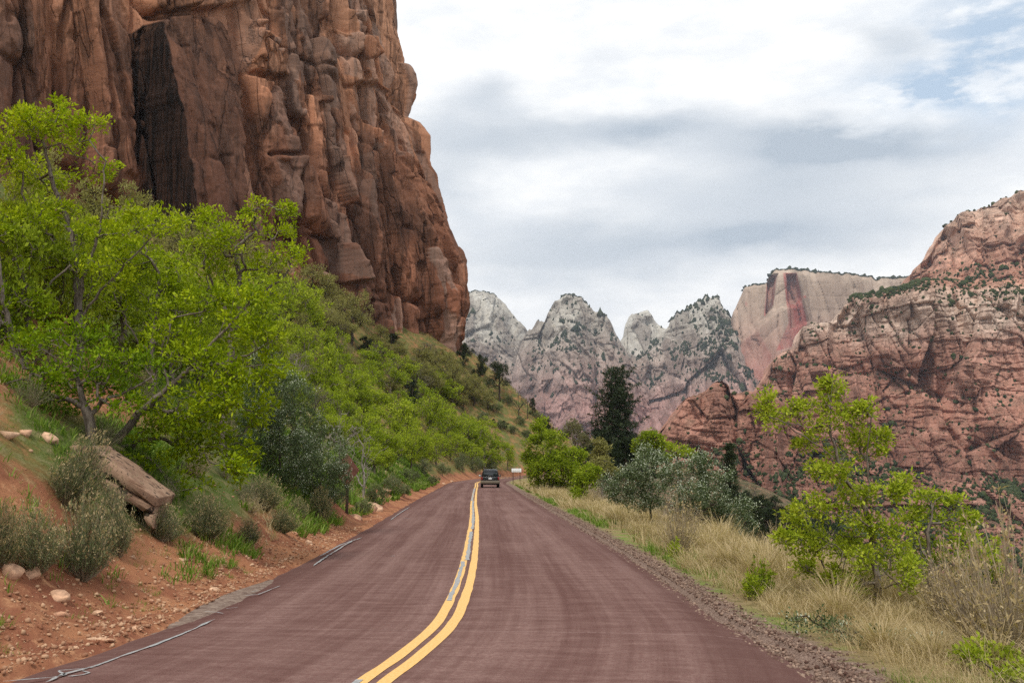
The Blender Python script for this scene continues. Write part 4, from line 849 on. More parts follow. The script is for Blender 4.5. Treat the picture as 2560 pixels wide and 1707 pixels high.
def near_trees():
    big = dict(clump=6, dens=52, r_base=.105, ex=.56, per=17, rad=.165, l=.10, w=.052, nz=.12, clus=.62, seg=.2)
    hero('ash_tree', AT, 23, (190, 990), [[(190, 990), (196, 860), (194, 740), (180, 600), (140, 480), (100, 330)], [(194, 740), (232, 640), (255, 540), (262, 400)], [(196, 720), (150, 640), (100, 560), (50, 480)], [(200, 800), (260, 720), (340, 630), (430, 560)]],
         [(55, 290, 60, 55), (115, 325, 85, 75), (180, 310, 60, 60), (240, 320, 55, 50), (190, 430, 110, 65), (75, 430, 95, 70), (150, 530, 110, 60), (55, 560, 90, 70), (255, 560, 80, 55), (40, 680, 100, 75), (170, 650, 80, 55), (330, 560, 90, 50), (420, 555, 75, 40), (250, 680, 90, 60), (10, 400, 60, 80)],
         'tall bright green ash tree with slim pale trunk at the left edge of the photo', 'tree', 11, **big)
    hero('ash_tree', AT, 20.5, (70, 1000), [[(70, 1000), (40, 880), (10, 780), (-5, 640)], [(40, 880), (90, 820), (130, 780)]], [(-50, 600, 90, 90), (-20, 720, 80, 80), (50, 790, 90, 60), (-60, 850, 110, 100), (110, 860, 90, 60), (20, 900, 90, 60)],
         'leafy ash tree cut off by the left edge below the tallest ash', 'tree', 12, **big)
    hero('box_elder', A2, 19.0, (235, 1035), [[(235, 1035), (200, 960), (170, 900), (140, 850)], [(200, 960), (270, 930), (330, 900)]], [(95, 920, 120, 70), (215, 930, 110, 80), (300, 985, 100, 60), (180, 850, 110, 60), (50, 985, 90, 40), (330, 900, 80, 60), (160, 1000, 90, 40)],
         'low dark green box elder above the rubble slope behind the sagebrush', 'tree', 13, **{**big, 'dens': 56})
    hero('ash_tree', AT, None, (285, 1100), [[(285, 1100), (380, 1000), (470, 930), (530, 860), (580, 780), (600, 700)], [(470, 930), (560, 905), (640, 880), (690, 850)], [(530, 860), (620, 760), (690, 700)], [(380, 1000), (430, 1080), (480, 1160)], [(420, 965), (400, 880), (430, 800)]],
         [(420, 1060, 120, 80), (520, 1030, 130, 100), (400, 1180, 90, 70), (550, 1130, 110, 80), (620, 960, 80, 90), (600, 840, 100, 75), (520, 750, 110, 70), (635, 750, 70, 55), (450, 860, 100, 80), (670, 850, 45, 80), (480, 1210, 70, 45), (590, 1180, 45, 35), (350, 1110, 70, 60), (640, 1030, 50, 60), (560, 930, 90, 70), (680, 930, 40, 60)],
         'bright green ash tree leaning right over the layered boulder', 'tree', 14, **big)
    hero('ash_tree', AT, 27, (560, 985), [[(560, 985), (570, 900), (582, 820), (600, 730), (590, 620)], [(585, 800), (650, 735), (710, 695), (750, 640)], [(582, 820), (540, 720), (500, 640)]],
         [(620, 570, 70, 50), (700, 575, 55, 40), (745, 640, 38, 35), (560, 600, 90, 60), (680, 655, 65, 45), (520, 560, 75, 45), (480, 640, 90, 60), (600, 690, 90, 50), (712, 515, 22, 28), (640, 520, 36, 26), (540, 700, 80, 60)],
         'ash tree with a long bare limb reaching right in front of the cliff', 'tree', 15, **{**big, 'dens': 42})
    hero('ash_tree', AT, 28, (385, 985), [[(385, 985), (380, 880), (390, 780), (400, 680)], [(385, 900), (320, 820), (290, 740)], [(385, 860), (440, 790), (460, 730)]],
         [(320, 650, 90, 60), (400, 690, 100, 70), (300, 760, 110, 70), (450, 760, 100, 60), (380, 840, 120, 70), (260, 850, 100, 60), (400, 560, 50, 40), (470, 850, 80, 70)],
         'pale trunked ash between the tallest ash and the leaning ash', 'tree', 16, **{**big, 'dens': 46})
    S = dict(trunk=DARKBARK, crown=SILV, blossom=BLOS, _t='stems', _c='foliage')
    sh = dict(dens=110, r_base=.04, per=26, rad=.12, l=.05, w=.028, nz=.4, seg=.16, flowers=.42, flat=1.0)
    hero('flowering_shrub', S, None, (700, 1215), [[(700, 1215), (700, 1100), (690, 980)], [(700, 1120), (740, 1060)]], [(690, 1000, 85, 80), (725, 1080, 90, 80), (665, 930, 45, 55), (650, 1080, 60, 80), (720, 1150, 90, 60), (740, 1000, 50, 50), (690, 1200, 80, 40), (630, 1150, 60, 60)],
         'tall dark flowering shrub right of the leaning ash', 'shrub', 17, **sh)
    hero('flowering_shrub', S, None, (800, 1270), [[(800, 1270), (800, 1190), (805, 1120)]], [(815, 1150, 60, 80), (790, 1215, 75, 55), (750, 1130, 60, 55), (740, 1200, 55, 50), (845, 1205, 32, 60), (800, 1250, 65, 30), (745, 1245, 50, 30)],
         'rounded silvery flowering shrub hiding part of the rusty sign', 'shrub', 18, **sh)
    # right of the road
    rt = dict(clump=8, dens=66, r_base=.065, ex=.56, per=13, rad=.105, l=.068, w=.038, nz=.25, seg=.15, clus=.4)
    hero('box_elder', dict(trunk=BARK, crown=YEL), None, (2200, 1518), [q7(L) for L in ([(777, 1215), (765, 1080), (758, 960), (742, 850), (712, 745), (700, 705)], [(700, 705), (622, 595), (562, 480), (541, 370), (531, 250), (545, 100)], [(700, 705), (728, 610), (712, 480), (722, 340), (738, 250)], [(742, 850), (610, 860), (520, 805), (420, 760)], [(622, 595), (520, 560), (440, 520)], [(562, 480), (450, 400), (330, 320), (240, 270)], [(765, 1080), (640, 1110), (520, 1070), (420, 1040), (370, 960)], [(758, 960), (820, 860), (880, 760)])],
         q7([(540, 120, 55, 50), (530, 200, 90, 55), (430, 240, 90, 50), (300, 290, 80, 45), (225, 215, 28, 50), (520, 300, 110, 60), (440, 400, 70, 35), (640, 260, 75, 55), (720, 250, 22, 45), (700, 380, 100, 60), (640, 450, 120, 65), (785, 390, 45, 55), (600, 560, 80, 55), (500, 540, 60, 45), (420, 700, 100, 55), (380, 780, 90, 55), (560, 750, 110, 60), (640, 850, 120, 60), (520, 880, 120, 55), (740, 780, 110, 70), (830, 830, 100, 75), (880, 590, 60, 55), (820, 640, 70, 50), (700, 650, 70, 45), (325, 865, 45, 28), (420, 1010, 50, 35), (540, 1040, 70, 50), (640, 1110, 60, 50), (700, 960, 80, 55), (560, 950, 140, 70), (700, 1050, 120, 60), (860, 950, 100, 80), (420, 900, 80, 60), (620, 640, 90, 60), (900, 1040, 70, 60)]),
         'airy yellow green box elder standing over the dry grass right of the road', 'tree', 21, **{**rt, 'jy': .4})
    hero('box_elder', dict(trunk=BARK, crown=YEL), 17.6, (2330, 1500), [q7(L) for L in ([(1030, 1150), (1022, 1050), (1020, 950), (1010, 800), (1050, 680)], [(1030, 1150), (1100, 1110), (1180, 1060), (1260, 960)], [(1020, 980), (960, 880), (940, 780)])],
         q7([(1050, 660, 70, 45), (1130, 690, 45, 50), (1080, 780, 85, 55), (950, 760, 80, 60), (980, 900, 100, 70), (1205, 760, 30, 35), (1180, 900, 90, 60), (1285, 930, 80, 60), (1335, 1000, 45, 55), (1200, 1020, 100, 70), (1080, 1000, 90, 80), (1240, 1095, 70, 45), (930, 1000, 70, 60)]),
         'bushy box elder sapling right of the airy box elder', 'tree', 22, **rt)
    hero('box_elder', dict(trunk=BARK, crown=YEL), 10.2, (2520, 1740), [q7(L) for L in ([(1400, 1640), (1390, 1540), (1380, 1450)], [(1390, 1560), (1320, 1500), (1260, 1450)])], q7([(1310, 1420, 80, 55), (1400, 1460, 80, 60), (1240, 1440, 38, 22), (1300, 1510, 70, 35), (1420, 1540, 70, 50)]),
         'low green sapling in the bottom right corner', 'sapling', 23, **{**rt, 'dens': 60, 'rad': .09})
    hero('box_elder', dict(trunk=DARKBARK, crown=YEL), None, (1375, 1232), [q6(L) for L in ([(392, 710), (380, 600), (340, 440), (322, 300), (312, 210)], [(392, 700), (430, 600), (480, 530), (560, 450)], [(385, 640), (300, 560), (240, 480)])],
         q6([(315, 200, 60, 70), (330, 290, 100, 70), (262, 330, 62, 60), (440, 330, 95, 70), (300, 430, 130, 80), (480, 450, 130, 80), (290, 560, 75, 70), (380, 560, 110, 70), (590, 410, 90, 80), (560, 570, 95, 70), (640, 560, 90, 80), (345, 520, 130, 90), (450, 560, 150, 90), (350, 630, 115, 55), (470, 640, 120, 55), (620, 650, 70, 60), (380, 680, 150, 30)]),
         'rounded yellow green tree beside the white sign', 'tree', 24, **{**rt, 'dens': 50, 'rad': .28, 'l': .19, 'w': .10, 'seg': .3, 'r_base': .12, 'jy': 1.4, 'clump': 7})
    hero('box_elder', dict(trunk=DARKBARK, crown=YEL), 58, q6([(640, 800)])[0], [q6(L) for L in ([(640, 800), (640, 700), (660, 580)],)], q6([(640, 690, 80, 70), (660, 590, 80, 70), (590, 740, 45, 50), (740, 560, 40, 30), (700, 640, 60, 60)]),
         'smaller green sapling between the rounded tree and the flowering shrubs', 'sapling', 25, **{**rt, 'rad': .2, 'l': .14, 'w': .08, 'seg': .25})
    sr = {**sh, 'dens': 105, 'rad': .16, 'l': .065, 'w': .036, 'flowers': .85, 'seg': .18}
    hero('flowering_shrub', S, 36, q6([(1195, 900)])[0], [q6(L) for L in ([(1195, 920), (1180, 800), (1120, 650)], [(1180, 800), (1060, 720), (960, 660)], [(1190, 850), (1270, 700), (1280, 540)])],
         q6([(1000, 640, 120, 85), (1100, 560, 100, 90), (1130, 430, 65, 65), (950, 740, 120, 65), (1180, 720, 120, 110), (1080, 800, 110, 60), (820, 640, 45, 38), (1260, 500, 90, 75), (880, 700, 70, 60)]),
         'white flowering silvery shrub nearest the red road on its right', 'shrub', 26, **sr)
    hero('flowering_shrub', S, 34, q6([(1560, 960)])[0], [q6(L) for L in ([(1560, 980), (1540, 860), (1480, 700)], [(1550, 900), (1680, 820), (1760, 700)], [(1560, 940), (1760, 900), (1880, 900)])],
         q6([(1400, 600, 140, 100), (1500, 760, 140, 100), (1640, 880, 140, 90), (1800, 930, 130, 100), (1700, 760, 100, 75), (1785, 610, 38, 60), (1900, 840, 80, 70), (1450, 870, 110, 75), (1950, 1000, 55, 65), (1560, 510, 110, 80), (1660, 640, 90, 80)]),
         'broad white flowering silvery shrub behind the tall dry grass', 'shrub', 27, **sr)
    hero('mat_shrub', S, 12.5, q7([(800, 1420)])[0], [q7(L) for L in ([(800, 1440), (720, 1370), (600, 1320)], [(800, 1440), (900, 1410), (1040, 1450)])], q7([(450, 1265, 90, 26), (560, 1310, 110, 38), (700, 1355, 130, 42), (850, 1390, 130, 48), (980, 1415, 110, 50), (1050, 1450, 60, 40)]),
         'low dark mat shrub sprawling below the airy box elder', 'shrub', 28, **{**sh, 'rad': .085, 'l': .04, 'w': .022, 'dens': 150, 'seg': .1, 'r_base': .03, 'flowers': .25, 'depth': 1.2})
    # evergreens standing on the slope to the right
    def pine(Y, base, top, wpx, label, seed, name='pine_tree', lean=0, shape=1.0, bare=.12, dens_=1.0, grp=None):
        b = P(base[0], base[1], Y); zt = P(top[0], top[1], Y)[2]; z0 = gz(b[0], Y); H = max(zt - z0, .8); W = wpx * Y / F; rg = np.random.default_rng(seed); at = []
        nl = int(36 * dens_)
        for k in range(nl):
            f = bare + (1 - bare) * (k + rg.uniform(-.3, .3)) / nl; env = W / 2 * min(1.0, ((1 - f) * 1.05) ** .95 + .02) * (.75 + .25 * math.sin(f * 9 + seed)) * (1 if f > .2 else .8) * (.5 + .5 * float(sst(1 - f, .0, .3)))
            for j in range(8):
                a = rg.uniform(0, 6.28); R = env * rg.uniform(.55, 1.08); nn = max(2, int(R / (.28 * H / 16)))
                for q in range(nn):
                    r = R * (q + 1) / nn; at.append((math.cos(a) * r + rg.normal(0, .05 * W), math.sin(a) * r + rg.normal(0, .05 * W), f * H + (.10 * r - .12 * r * r / max(env, .1)) + rg.normal(0, .012 * H)))
        tx = (top[0] - base[0]) * Y / F; pos, par, cnt = skeleton([[(0, 0, -.3), (tx * .5, 0, H * .5), (tx, 0, H * .985)]], np.array(at) + np.array([1, 0, 0]) * (np.array(at)[:, 2:3] / H * tx), rg, .5, .05, H / 45)
        s = H / 17; sel = np.where((cnt <= 4) & (par >= 0))[0]; o = pos[sel] - pos[par[sel]]; o /= np.linalg.norm(o, axis=1, keepdims=True) + 1e-9
        pr = {'trunk': limbs_mesh(name + '_limbs', pos, par, cnt, .018 * H, .012, .45), 'crown': leaves_mesh(name + '_needles', pos[sel], o, rg, 26, .30 * s, .32 * s, .09 * s, .35, .55, clus=.6)}
        print(name, 'H', round(H, 1), 'z0', round(z0, 1)); return plant(name, pr, dict(trunk=DARKBARK, crown=PINE if name == 'pine_tree' else JUN), (b[0], Y, z0), label, 'tree', grp)
    q4 = conv(2.614, 1100, 650)
    pine(150, q4([(1150, 1260)])[0], q4([(1157, 700)])[0], 310, 'tall dark pine rising alone in the centre gap', 31)
    pine(62, q4([(1880, 1640)])[0], q4([(1905, 1200)])[0], 105, 'dark pine behind the flowering shrubs left of the airy box elder', 32, bare=.05)
    pine(50, (1895, 1420), (1895, 1255), 105, 'dark broad evergreen low on the slope beside the airy box elder', 33, 'juniper_tree', bare=.02, dens_=.8)
    pine(66, (1760, 1290), (1757, 1128), 58, 'small dark juniper peeping over the broad flowering shrub', 34, 'juniper_tree', bare=.05, dens_=.8)
    pine(24, (2200, 1560), (2090, 1440), 230, 'dark low evergreen in shade behind the airy box elder', 37, 'juniper_tree', bare=.02, dens_=.7)
    for k, (Y, u, vb, vt, w) in enumerate(((44, 1960, 1480, 1300, 120), (38, 1905, 1470, 1340, 130), (52, 2030, 1480, 1330, 120), (40, 2060, 1500, 1370, 150), (30, 2330, 1560, 1400, 150), (33, 2480, 1560, 1420, 160), (28, 1960, 1500, 1400, 130))):
        pine(Y, (u, vb), (u + 3, vt), w, 'dark evergreen among others on the shaded slope behind the airy box elder', 50 + k, 'juniper_tree', bare=.02, dens_=.6, grp='dark evergreens on the slope below the right verge')
    J = dict(trunk=DARKBARK, crown=JUN)
    gen = dict(clump=5, dens=40, r_base=.14, per=13, rad=.34, l=.26, w=.13, nz=.3, seg=.35, jy=1.0)
    hero('juniper_tree', J, 128, q4([(1215, 1345)])[0], [q4(L) for L in ([(1215, 1345), (1212, 1280), (1215, 1200)],)], q4([(1215, 1240, 75, 55), (1180, 1270, 50, 40), (1255, 1260, 45, 45), (1215, 1195, 45, 30), (1215, 1300, 50, 25)]), 'round dark juniper in front of the tall pine', 'tree', 41, **{**gen, 'dens': 70, 'per': 16})
    hero('cottonwood_tree', dict(trunk=BARK, crown=YEL), 122, q4([(1370, 1300)])[0], [q4(L) for L in ([(1370, 1300), (1370, 1200), (1375, 1120)],)], q4([(1360, 1140, 60, 35), (1400, 1180, 70, 45), (1330, 1190, 60, 45), (1380, 1240, 90, 45), (1450, 1190, 40, 35), (1300, 1240, 40, 40)]), 'pale yellow green tree right of the tall pine', 'tree', 42, **gen)
    hero('gambel_oak', dict(trunk=BARK, crown=OAK), 112, q4([(1060, 1330)])[0], [q4(L) for L in ([(1060, 1330), (1050, 1260), (1030, 1200)],)], q4([(1040, 1200, 50, 30), (1080, 1250, 60, 40), (1030, 1270, 50, 40)]), 'thin olive oak left of the round dark juniper', 'tree', 43, **gen)
    hero('gambel_oak', dict(trunk=BARK, crown=GREY), 105, q4([(890, 1240)])[0], [q4(L) for L in ([(890, 1260), (870, 1160), (850, 1080)],)], q4([(850, 1090, 45, 40), (890, 1130, 55, 45), (930, 1190, 45, 40), (820, 1140, 40, 40)]), 'thin greyish oak behind the rounded yellow green tree', 'tree', 44, **{**gen, 'dens': 30})
    hero('juniper_tree', J, 118, q4([(960, 1270)])[0], [q4(L) for L in ([(960, 1270), (955, 1200)],)], q4([(955, 1190, 25, 40), (965, 1230, 35, 30)]), 'slim dark juniper behind the rounded yellow green tree', 'tree', 45, **gen)
    hero('gambel_oak', dict(trunk=BARK, crown=YEL), 75, q4([(1560, 1320)])[0], [q4(L) for L in ([(1560, 1340), (1550, 1260), (1520, 1200)],)], q4([(1500, 1220, 50, 40), (1580, 1230, 45, 40), (1620, 1260, 60, 30), (1540, 1270, 70, 40), (1660, 1290, 60, 30)]), 'yellowish oak showing above the broad flowering shrub', 'tree', 46, **{**gen, 'rad': .22, 'l': .16, 'w': .09, 'seg': .25, 'r_base': .1})
    hero('gambel_oak', dict(trunk=BARK, crown=OAK), 88, q4([(1150, 1390)])[0], [q4(L) for L in ([(1100, 1420), (1100, 1360)],)], q4([(1040, 1320, 60, 30), (1090, 1370, 70, 40), (1020, 1390, 60, 40)]), 'low olive bush below the tall pine', 'shrub', 47, **gen)
near_trees()
# ------------------------------------------------------------------ hillside trees: one of each kind is grown, then copied
def rblobs(rg, n, R, H, lo=.35, sz=.42, flat=.7):
    o = []
    for k in range(n):
        a = rg.uniform(0, 6.28); r = R * rg.uniform(.15, .72); z = H * rg.uniform(lo, .86) * (1 - .25 * (r / R) ** 2); s = R * sz * rg.uniform(.7, 1.2); o.append((math.cos(a) * r, math.sin(a) * r, z, s, s, s * flat))
    o.append((0, 0, H * .86, R * .38, R * .38, H * .14)); return o
def rtrunks(rg, n, R, H):
    T = [[(0, 0, -.3), (.05 * R, 0, H * .25), (-.04 * R, .05 * R, H * .5), (.03 * R, 0, H * .75)]]
    for k in range(n):
        a = rg.uniform(0, 6.28); f = rg.uniform(.12, .4); T.append([(0, 0, H * f), (math.cos(a) * R * .35, math.sin(a) * R * .35, H * (f + .2)), (math.cos(a) * R * .7, math.sin(a) * R * .7, H * (f + .33))])
    return T
def kinds():
    K = {}
    def mk(key, n, R, H, mats, seed, blobs=9, lo=.35, limbs=4, **kw):
        L = []
        for k in range(n):
            rg = np.random.default_rng(seed + k); p = dict(dens=12, r_base=.16, per=13, rad=.34, l=.24, w=.125, nz=.22, seg=.34, bf=.3); p.update(kw)
            L.append(proto(key, rtrunks(rg, limbs, R, H), [(cx + d[0] * rx, cy_ + d[1] * ry, cz + d[2] * rz, rx * .42, ry * .42, rz * .36) for cx, cy_, cz, rx, ry, rz in rblobs(rg, blobs, R, H, lo) for d in rg.uniform(-.65, .65, (4, 3))], seed + k, **p))
        K[key] = (L, mats, H, R)
    mk('box_elder', 4, 2.9, 5.6, dict(trunk=BARK, crown=YEL), 500, 11, .22, dens=11)
    mk('gambel_oak', 3, 3.2, 5.0, dict(trunk=DARKBARK, crown=OAK), 520, 11, .42, 5, dens=15, per=15, rad=.28, l=.18, w=.085, kink=.2)
    mk('grey_oak', 2, 2.8, 4.4, dict(trunk=BARK, crown=GREY), 540, 9, .35, 5, dens=13, per=5, rad=.26, l=.15, w=.07, kink=.2)
    mk('juniper_tree', 2, 1.7, 3.6, dict(trunk=DARKBARK, crown=JUN), 560, 9, .15, 2, dens=16, per=22, rad=.26, l=.2, w=.09)
    mk('bare_tree', 2, 2.7, 4.8, dict(trunk=DARKBARK), 580, 9, .4, 5, dens=7, per=0, kink=.3, r_base=.13)
    mk('dead_bush', 2, 1.7, 2.2, dict(trunk=DEADWOOD, _t='branches'), 600, 8, .3, 5, dens=22, per=0, kink=.3, r_base=.05, seg=.2)
    mk('sagebrush', 3, .9, 1.0, dict(trunk=BARK, crown=SAGE, _t='stems', _c='foliage'), 620, 8, .3, 4, dens=30, per=14, rad=.12, l=.11, w=.03, r_base=.03, seg=.12)
    return K
KIN = kinds()
_used = {}
def put(key, u, vb, vt, wpx, label, cat, group=None, Y=None, wk=1.0):
    if Y is None:
        h = hit(u, vb)
        if h is None: return None
    else:
        x = P(u, vb, Y)[0]; h = np.array([x, Y, gz(x, Y)])
    L, mats, H, R = KIN[key]; i = _used.get(key, 0); _used[key] = i + 1; pr = L[i % len(L)]
    ht = P(u, vt, h[1])[2] - h[2]; wd = wpx * h[1] / F
    if ht < .15: return None
    loc = (h[0], h[1], h[2] - .02 * ht)
    return plant(key if key != 'grey_oak' else 'gambel_oak', pr, mats, loc, label, cat, group, (i * 2.39) % 6.28, (wd / (2 * R) * wk, wd / (2 * R) * wk, ht / H))
q3 = conv(2.24, 600, 600)
def hillside():
    OK_, EL = 'olive oaks below the red cliff', 'spring green box elders on the left hillside'
    def many(key, L, label, cat, group=None, f=q3):
        for x, yt, yb, w in L:
            (u, vt), (_, vb) = f([(x, yt), (x, yb)]); put(key, u, vb, vt, w / 2.24, label, cat, group)
    one = lambda key, a, label, cat: many(key, [a], label, cat)
    one('gambel_oak', (620, 275, 590, 340), 'flat topped olive oak with dark limbs right under the red cliff', 'tree')
    one('gambel_oak', (420, 285, 570, 260), 'olive oak left of the flat topped oak under the cliff', 'tree')
    many('gambel_oak', [(250, 300, 540, 260), (120, 330, 560, 220), (340, 400, 640, 240)], 'dull olive oak half hidden above the leaning ash on the hillside', 'tree', 'olive oaks left of the flat topped oak')
    many('gambel_oak', [(1110, 640, 860, 260), (1000, 600, 740, 240), (1190, 690, 900, 220), (1310, 770, 930, 190), (1230, 780, 920, 170), (890, 560, 700, 200), (1050, 690, 880, 200), (1390, 830, 960, 140), (800, 540, 680, 180), (1180, 640, 800, 170)], 'dull olive oak on the upper hillside between cliff foot and dark junipers', 'tree', OK_)
    many('grey_oak', [(950, 640, 800, 220), (850, 650, 830, 160), (1000, 720, 890, 190)], 'greyish barely leafed oak on the upper hillside below the cliff foot', 'tree', 'greyish oaks on the hillside')
    many('grey_oak', [(330, 600, 860, 220), (420, 780, 1000, 220), (500, 640, 820, 180)], 'greyish thin twigged oak above the flowering shrubs', 'tree', 'greyish oaks above the flowering shrubs')
    many('box_elder', [(360, 470, 720, 280), (560, 600, 880, 300), (760, 570, 780, 260), (840, 650, 880, 220), (460, 560, 930, 240), (690, 760, 1020, 300), (620, 700, 960, 240), (300, 560, 800, 220), (530, 480, 760, 200), (720, 640, 900, 220), (450, 690, 940, 230), (560, 820, 1080, 230)], 'spring green box elder in the dense thicket left of the dark rounded juniper', 'tree', EL)
    many('box_elder', [(880, 880, 1200, 270), (770, 1000, 1270, 260), (680, 940, 1180, 230), (960, 1000, 1290, 200), (1020, 1100, 1310, 180), (1100, 1060, 1270, 200), (830, 1060, 1300, 180), (600, 960, 1150, 200)], 'spring green box elder low on the hillside above the left road edge', 'tree', 'lower box elders along the left road edge')
    many('box_elder', [(1060, 850, 1120, 230), (1160, 920, 1160, 210), (1280, 1000, 1210, 240), (1230, 960, 1140, 200), (1360, 1050, 1260, 200), (1180, 1050, 1240, 180)], 'spring green box elder in the middle of the slope above the dark car', 'tree', 'box elders above the dark car')
    many('box_elder', [(1430, 1060, 1290, 200), (1370, 1110, 1295, 160), (1500, 1130, 1292, 110), (1300, 1120, 1285, 150)], 'spring green box elder at the road bend just behind the dark car', 'tree', 'box elders at the bend')
    one('juniper_tree', (965, 780, 960, 115), 'rounded rich dark juniper alone among the spring green hillside trees', 'tree')
    one('juniper_tree', (850, 520, 585, 110), 'squat dark juniper at the foot of the cliff', 'tree'); one('juniper_tree', (690, 540, 640, 120), 'dark juniper bush below the flat topped oak', 'tree')
    one('juniper_tree', (1250, 575, 730, 95), 'highest dark juniper on the ridge touching the cliff corner', 'tree')
    one('juniper_tree', (1345, 640, 790, 100), 'pointed dark juniper on the ridge against the pale peak', 'tree')
    one('juniper_tree', (1640, 880, 985, 48), 'narrow dark juniper at the lower end of the ridge', 'tree')
    many('juniper_tree', [(1730, 1000, 1070, 60), (1480, 1010, 1060, 60), (1420, 1000, 1050, 50)], 'low dark juniper bush on the grassy end of the ridge', 'bush', 'low junipers on the ridge end')
    for k, a in enumerate(((1560, 800, 985, 130), (1610, 850, 1000, 90))): one('bare_tree', a, ('bare twisted dark tree left of the narrow juniper on the ridge', 'smaller bare tree leaning beside the narrow juniper on the ridge')[k], 'tree')
    # the dark open tree with a clear trunk on the ridge
    h = hit(*q3([(1452, 905)])[0])
    if h is not None:
        m = h[1] / F / 2.24; rg = np.random.default_rng(3); Hh = 215 * m; Rr = 75 * m
        pr = proto('ridge_tree', [[(0, 0, -.3), (0, 0, Hh * .45), (Rr * .1, 0, Hh * .9)]], [(rg.uniform(-.6, .6) * Rr, rg.uniform(-.6, .6) * Rr, Hh * z, Rr * .45, Rr * .45, Hh * .09) for z in (.42, .5, .58, .66, .72, .78, .84, .9, .95)], 8, dens=12, r_base=.22, per=12, rad=.4, l=.3, w=.12, seg=.4)
        plant('juniper_tree', pr, dict(trunk=DARKBARK, crown=JUN), h, 'dark open crowned tree with a straight bare trunk on the ridge', 'tree')
    # dead wood and brush
    for u, vt, vb, w, lb in ((905, 1050, 1250, 190, 'tangle of bare grey branches behind the rusty sign'), (850, 1010, 1180, 160, 'bare grey bush above the silvery flowering shrub'), (735, 860, 1010, 120, 'grey leafless bush behind the tall flowering shrub')): put('dead_bush', u, vb, vt, w, lb, 'bush')
    S2 = 'sagebrush on the bank beside the road'
    for u, vt, vb, w in ((985, 1190, 1240, 70), (1025, 1175, 1215, 60), (1060, 1150, 1195, 55), (1105, 1160, 1190, 50), (940, 1215, 1270, 70), (1155, 1135, 1180, 55), (1190, 1145, 1185, 50), (1010, 1215, 1245, 50), (1230, 1150, 1188, 40), (905, 1250, 1290, 60), (1080, 1190, 1215, 40)):
        put('sagebrush', u, vb, vt, w, 'small grey green sagebrush on the left bank near the dark car', 'bush', S2)
    for u, vt, vb, w in ((1345, 1030, 1052, 30), (1270, 990, 1015, 34), (1240, 1010, 1035, 40), (1300, 1040, 1062, 36), (1210, 1030, 1060, 40), (1285, 1065, 1088, 34), (1250, 1050, 1075, 30), (1190, 985, 1010, 36), (1320, 1075, 1100, 36), (1225, 975, 998, 30)):
        put('sagebrush', u, vb, vt, w, 'small sagebrush dotting the grassy end of the ridge', 'bush', 'sagebrush on the ridge end')
    for u, vb, vt, w in ((430, 960, 640, 260), (560, 930, 660, 220), (300, 900, 560, 260), (180, 880, 520, 260), (60, 860, 480, 280), (640, 960, 720, 200), (500, 1010, 760, 240), (380, 880, 600, 240), (110, 800, 470, 240), (240, 840, 520, 240), (700, 900, 690, 180), (620, 840, 640, 200), (20, 780, 430, 260), (480, 880, 590, 220), (760, 880, 700, 160)):
        put('box_elder', u, vb, vt, w, 'spring green box elder filling the thicket behind the big ash trees', 'tree', 'box elders behind the big ash trees')
    for u, vb, vt, w in ((700, 800, 640, 170), (640, 760, 600, 170), (780, 790, 660, 160), (560, 740, 560, 180), (460, 720, 520, 200), (340, 700, 480, 200), (820, 860, 740, 150), (230, 640, 450, 220), (100, 620, 400, 240)):
        put('gambel_oak', u, vb, vt, w, 'dull olive oak seen between the ash crowns below the cliff', 'tree', 'oaks seen between the ash crowns')
    rg = np.random.default_rng(55); poly = [(640, 790), (900, 830), (1130, 880), (1235, 975), (1235, 1120), (1120, 1165), (930, 1190), (800, 1120), (690, 1000)]; n = 0
    while n < 75:
        u, v = rg.uniform(640, 1240), rg.uniform(790, 1190)
        if poly_mask(np.array([u]), np.array([v]), poly, 5)[0] < .5: continue
        up = v < 880 + .32 * (u - 700) + 40 * rg.normal(); n += 1; sc2 = rg.uniform(.75, 1.25) * (1.15 if u < 900 else .85)
        if up and n % 3 == 0: put('grey_oak', u, v, v - 58 * sc2, 84 * sc2, 'greyish twiggy oak scattered over the upper half of the left hillside', 'tree', 'greyish oaks over the upper hillside')
        elif up: put('gambel_oak', u, v, v - 62 * sc2, 84 * sc2, 'dull olive oak scattered over the upper half of the left hillside', 'tree', 'oaks over the upper hillside')
        else: put('box_elder', u, v, v - 78 * sc2, 92 * sc2, 'spring green box elder scattered over the lower half of the left hillside', 'tree', 'box elders over the lower hillside')
    for u, vb, vt, w in ((1845, 1335, 1255, 90), (1880, 1350, 1262, 100), (1920, 1365, 1270, 100), (1955, 1345, 1265, 90), (1900, 1320, 1235, 80), (1985, 1370, 1285, 110), (1870, 1300, 1225, 70), (1940, 1310, 1240, 80), (2020, 1400, 1310, 120), (1830, 1290, 1215, 60)):
        put('juniper_tree', u, vb, vt, w, 'dark juniper in the shaded hollow between the broad flowering shrub and the airy box elder', 'tree', 'junipers in the hollow below the right verge')
    for u, vb, vt, w in ((1850, 1250, 1190, 70), (1890, 1270, 1205, 70), (1930, 1285, 1225, 60), (1800, 1240, 1180, 60)):
        put('grey_oak', u, vb, vt, w, 'greyish brush behind the broad flowering shrub', 'shrub', 'greyish brush in the hollow')
hillside()

